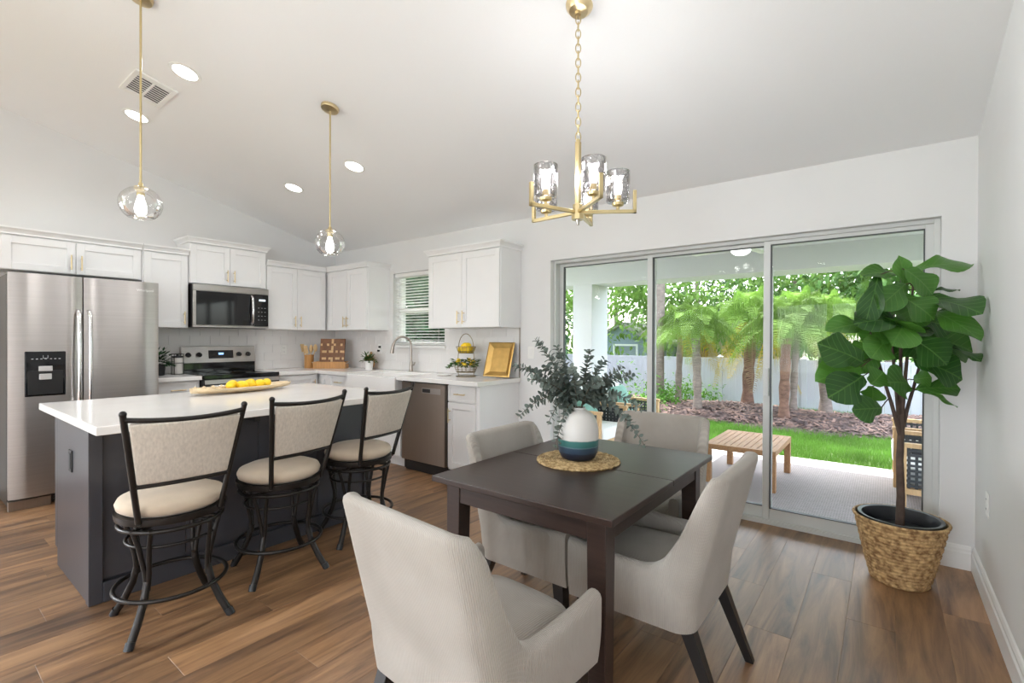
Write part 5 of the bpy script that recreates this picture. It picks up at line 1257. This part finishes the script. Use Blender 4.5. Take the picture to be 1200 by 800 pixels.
def blades(n, x0, x1, y0, y1, h):
    for _ in range(n):
        x = random.uniform(x0, x1); y = random.uniform(y0, y1); z = gz(y) - .005; a = random.uniform(0, 2*PI); hh = h*random.uniform(.6, 1.3); dx, dy = math.cos(a)*.006, math.sin(a)*.006; lx, ly = random.uniform(-.03, .03), random.uniform(-.03, .03)
        gs.add([(x-dx, y-dy, z), (x+dx, y+dy, z), (x+lx, y+ly, z+hh)], [(0, 1, 2)])
blades(30000, -3.4, 1.8, 6.64, 9.4, .075); blades(9000, -9, -3.4, 7.2, 9.4, .07); blades(7000, -8, 2, 12.4, 13.0, .09)
tag(gs.build('grass', M['grass']), 'bright green lawn grass between patio and mulch bed', 'grass', kind='stuff')

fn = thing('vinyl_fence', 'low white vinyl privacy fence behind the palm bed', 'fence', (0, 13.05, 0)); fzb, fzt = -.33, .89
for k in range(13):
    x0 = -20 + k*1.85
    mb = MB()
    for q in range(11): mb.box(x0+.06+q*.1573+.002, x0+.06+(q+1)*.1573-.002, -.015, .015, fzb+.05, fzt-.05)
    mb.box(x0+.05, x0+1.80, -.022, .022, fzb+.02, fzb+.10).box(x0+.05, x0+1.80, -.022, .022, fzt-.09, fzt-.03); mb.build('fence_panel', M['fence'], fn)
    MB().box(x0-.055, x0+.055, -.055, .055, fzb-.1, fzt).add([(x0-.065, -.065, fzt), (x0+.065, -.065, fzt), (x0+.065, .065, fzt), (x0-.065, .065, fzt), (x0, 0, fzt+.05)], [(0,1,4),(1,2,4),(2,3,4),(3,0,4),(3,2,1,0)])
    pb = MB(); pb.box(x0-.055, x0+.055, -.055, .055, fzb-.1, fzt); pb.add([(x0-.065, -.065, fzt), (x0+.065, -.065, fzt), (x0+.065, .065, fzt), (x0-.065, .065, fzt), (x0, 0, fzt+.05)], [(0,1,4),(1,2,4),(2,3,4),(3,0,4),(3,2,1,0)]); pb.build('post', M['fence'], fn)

def palm(x, y, zh, lean, r, label, mats, nf=20, L=1.5, dead=3, tm='palm_trunk', droop=1.0):
    z0 = mulch_z(x, y) - .05; t = thing('palm_tree', label, 'palm', (x, y, z0), 0, 'palms in the mulch bed'); H = zh - z0
    pts = [(lean*(k/10)**1.5, 0, H*k/10) for k in range(11)]; rr = [r*(1.35 if k == 0 else 1.0 + .12*math.sin(k*2.1)) for k in range(11)]
    MB().tube(pts, rr, 10).build('trunk', M[tm], t, 60); top_ = Vector(pts[-1])
    MB().tube([top_ - Vector((0, 0, .1)), top_ + Vector((0, 0, .15)), top_ + Vector((0, 0, .4))], [r*1.1, r*1.0, r*.5], 8).build('crownshaft', M['frond'], t, 60)
    for k in range(nf + dead):
        dd = k >= nf; az = k*2.399 + random.uniform(-.2, .2); el = R(-35) if dd else R(80 - 75*(k/nf)) ; Lf = L*random.uniform(.85, 1.15)*(.8 if dd else 1)
        d = Vector((math.cos(az), math.sin(az), 0)); rb = []
        for q in range(13):
            u = q/12; rb.append(top_ + Vector((0, 0, .25)) + d*(math.cos(el)*Lf*u) + Vector((0, 0, math.sin(el)*Lf*u - (1.15*droop*Lf*.75)*u**2.1*math.cos(el*.6))))
        fm_ = MB(); fm_.tube(rb, [.012*(1 - .8*q/12) for q in range(13)], 4)
        nlf = 46
        for q in range(nlf):
            u = .12 + .88*q/nlf; i = min(11, int(u*12)); f_ = u*12 - i; p = rb[i]*(1-f_) + rb[i+1]*f_; T = (rb[i+1] - rb[i]).normalized(); sd = T.cross(Vector((0, 0, 1))); sd = sd.normalized() if sd.length > .01 else Vector((d.y, -d.x, 0))
            for s in (-1, 1):
                ll = .52*L/1.5*math.sin(PI*min(1, .15 + u*.8))*random.uniform(.8, 1.15); o_ = (sd*s + T*.45 + Vector((0, 0, random.uniform(-.1, .25)))).normalized()
                m_ = p + o_*ll*.55; e_ = p + o_*ll*.72 + Vector((0, 0, -ll*.95*random.uniform(.6, 1.3))); wv = T*.0065
                fm_.add([p-wv*.6, p+wv*.6, m_+wv, m_-wv, e_], [(0, 1, 2, 3), (3, 2, 4)])
        fm_.build('frond', M[mats[2 if (dd and k % 4 == 3) else (1 if dd else 0)]], t)
G3 = ('frond', 'frond_yellow', 'frond_dead')
def pxy(px, Y):   # x of a pixel column at depth Y
    d = _F*569.19 + _X*(px - 600) - _U*20; return d.x/d.y*Y
palm(pxy(795, 11.6), 11.6, 1.45, .05, .075, 'slim grey palm left of the pale palm in the mulch bed', G3, 18, 1.0, 1)
palm(pxy(818, 10.2), 10.2, 1.35, -.05, .085, 'pale trunked palm with a dense bright crown in the bed', G3, 24, .98, 1)
palm(pxy(876, 11.6), 11.6, 1.55, .08, .115, 'thick brown palm with yellow hanging fronds in the bed', G3, 20, 1.3, 4, 'palm_red')
palm(pxy(919, 10.0), 10.0, 1.35, .03, .085, 'reddish trunked palm just right of the second door post', G3, 22, 1.1, 1, 'palm_red')
palm(pxy(930, 11.4), 11.4, 1.65, .06, .065, 'slim palm behind the reddish trunked palm', G3, 16, 1.1, 1)
palm(pxy(968, 11.9), 11.9, 1.55, -.05, .11, 'grey palm behind the fig tree leaves, nearest the fence', G3, 18, 1.25, 2)
# straight trunk by the left door post
t = thing('garden_tree', 'tall straight grey trunk beside the left door post', 'tree', (pxy(772, 11.3), 11.3, -.1)); MB().tube([(0, 0, 0), (.02, 0, 1.5), (.05, 0, 3.2), (.03, 0, 5.2)], [.13, .11, .10, .07], 10).build('trunk', M['palm_trunk'], t, 60)
mb = MB()
for _ in range(900):
    d = Vector((random.gauss(0, 1), random.gauss(0, 1), random.gauss(0, .7))).normalized(); p = Vector((0, 0, 4.9)) + d*random.uniform(.5, 1.6); mb.leaf(p, d, Vector((0, 0, 1)), .22, .10, .3)
mb.build('crown', M['leaf_a'], t)

def tree(x, y, zc, rx_, rz_, m, label, n=2600, leaf=.26, trunk=True, name='leafy_tree', cat='tree', group='leafy trees beyond the fence'):
    z0 = gz(y); t = thing(name, label, cat, (x, y, z0), 0, group)
    if trunk: MB().tube([(0, 0, -.1), (.1, 0, zc*.5), (0, .1, zc)], [.16, .12, .06], 8).build('trunk', M['palm_trunk'], t, 60)
    cl = [(random.gauss(0, .5), random.gauss(0, .5), random.gauss(0, .5), random.uniform(.35, .6)) for _ in range(22)]; mb = MB()
    for _ in range(n):
        c_ = random.choice(cl); d = Vector((random.gauss(0, 1), random.gauss(0, 1), random.gauss(0, 1))).normalized(); q = Vector((c_[0], c_[1], c_[2])) + d*c_[3]*random.uniform(.7, 1)
        p = Vector((q.x*rx_, q.y*rx_, zc - z0 + q.z*rz_))
        if p.z < .05: p.z = .05 + random.random()*.3
        mb.leaf(p, (d + Vector((random.uniform(-1, 1), random.uniform(-1, 1), random.uniform(-1, .4)))).normalized(), Vector((random.uniform(-.6, .6), random.uniform(-.6, .6), 1)).normalized(), leaf*random.uniform(.7, 1.3), leaf*.5, .3)
    mb.build('crown', M[m], t)
for i, (px, Y, zc, rx_, rz_, m, lab) in enumerate((
    (655, 15.0, 3.0, 2.4, 2.4, 'leaf_b', 'bright green tree seen left of the patio column'),
    (720, 22.0, 4.2, 3.0, 2.6, 'leaf_a', 'leafy green tree above the blue grey shed'),
    (765, 17.5, 3.4, 2.2, 2.2, 'leaf_b', 'bright leafy tree behind the left door post'),
    (815, 21.0, 4.4, 3.2, 2.6, 'leaf_a', 'broad green tree behind the pale trunked palm'),
    (865, 24.0, 4.4, 3.4, 2.8, 'leaf_c', 'dark green tree far behind the thick brown palm'),
    (930, 18.5, 3.6, 2.6, 2.4, 'leaf_b', 'bright green tree behind the reddish palm'),
    (985, 21.0, 4.0, 3.0, 2.8, 'leaf_a', 'green tree behind the left half of the fig leaves'),
    (1040, 17.0, 3.4, 2.6, 2.4, 'leaf_a', 'green tree behind the right half of the fig leaves'),
    (1100, 19.0, 3.6, 3.0, 2.6, 'leaf_b', 'green tree behind the right door jamb'))):
    tree(pxy(px, Y), Y, zc, rx_, rz_, m, lab)
tree(-9.3, 8.2, 2.1, 1.9, 2.2, 'leaf_c', 'dense dark green tree outside the kitchen window', 7000, .25)
tree(-11.6, 10.0, 3.4, 2.4, 2.6, 'leaf_a', 'lighter green tree behind the dark tree outside the kitchen window', 4500, .28)
tree(-7.5, 7.6, 1.0, 1.0, 1.3, 'leaf_c', 'low dark green shrub outside the kitchen window', 2000, .14, False, 'garden_shrub', 'shrub', None)
for px, Y, r_, lab in ((780, 11.0, .45, 'bright green low shrub beside the tall grey trunk'), (806, 12.3, .5, 'bright green shrub behind the pale palm trunk'), (735, 9.3, .5, 'bright green shrub behind the left patio armchairs')):
    tree(pxy(px, Y), Y, gz(Y) + .28, r_, .35, 'bush', lab, 500, .10, False, 'garden_shrub', 'shrub', None)

# buildings beyond the fence
sh = thing('garden_shed', 'blue grey gabled shed above the fence', 'shed', (pxy(738, 19), 19, gz(19))); 
MB().prism([(-1.5, 0), (1.5, 0), (1.5, 1.55), (.3, 2.15), (-1.5, 1.35)], -1.5, 1.5).build('wall', M['siding'], sh)
MB().obox((-.6, 0, 1.80), (.98, 0, .435), (0, 1.65, 0), (-.02, 0, .05)).obox((.98, 0, 1.88), (.78, 0, -.39), (0, 1.65, 0), (.02, 0, .05)).build('roof', M['roof'], sh)
wn = MB().box(.0, 1.0, -1.56, -1.5, .75, 1.45).build('window', M['trim'], sh); bx('pane', M['pane_dark'], wn, .07, .93, -1.58, -1.56, .82, 1.38)
ho = thing('neighbour_house', 'tan and brown neighbour house glimpsed between palms', 'house', (pxy(868, 22), 22, gz(22)))
MB().box(-2.2, 2.2, -1.5, 1.5, 0, 1.9).build('wall', M['tan_wall'], ho); MB().box(-2.3, -.9, -1.6, -1.5, .8, 1.85).build('cladding', M['brown'], ho)
MB().prism([(-2.6, 1.9), (2.6, 1.9), (1.4, 2.6), (-1.4, 2.6)], -1.9, 1.9).build('roof', M['roof'], ho)
wn = MB().box(.3, 1.3, -1.56, -1.5, .8, 1.6).build('window', M['trim'], ho); bx('pane', M['pane_dark'], wn, .37, 1.23, -1.58, -1.56, .87, 1.53)
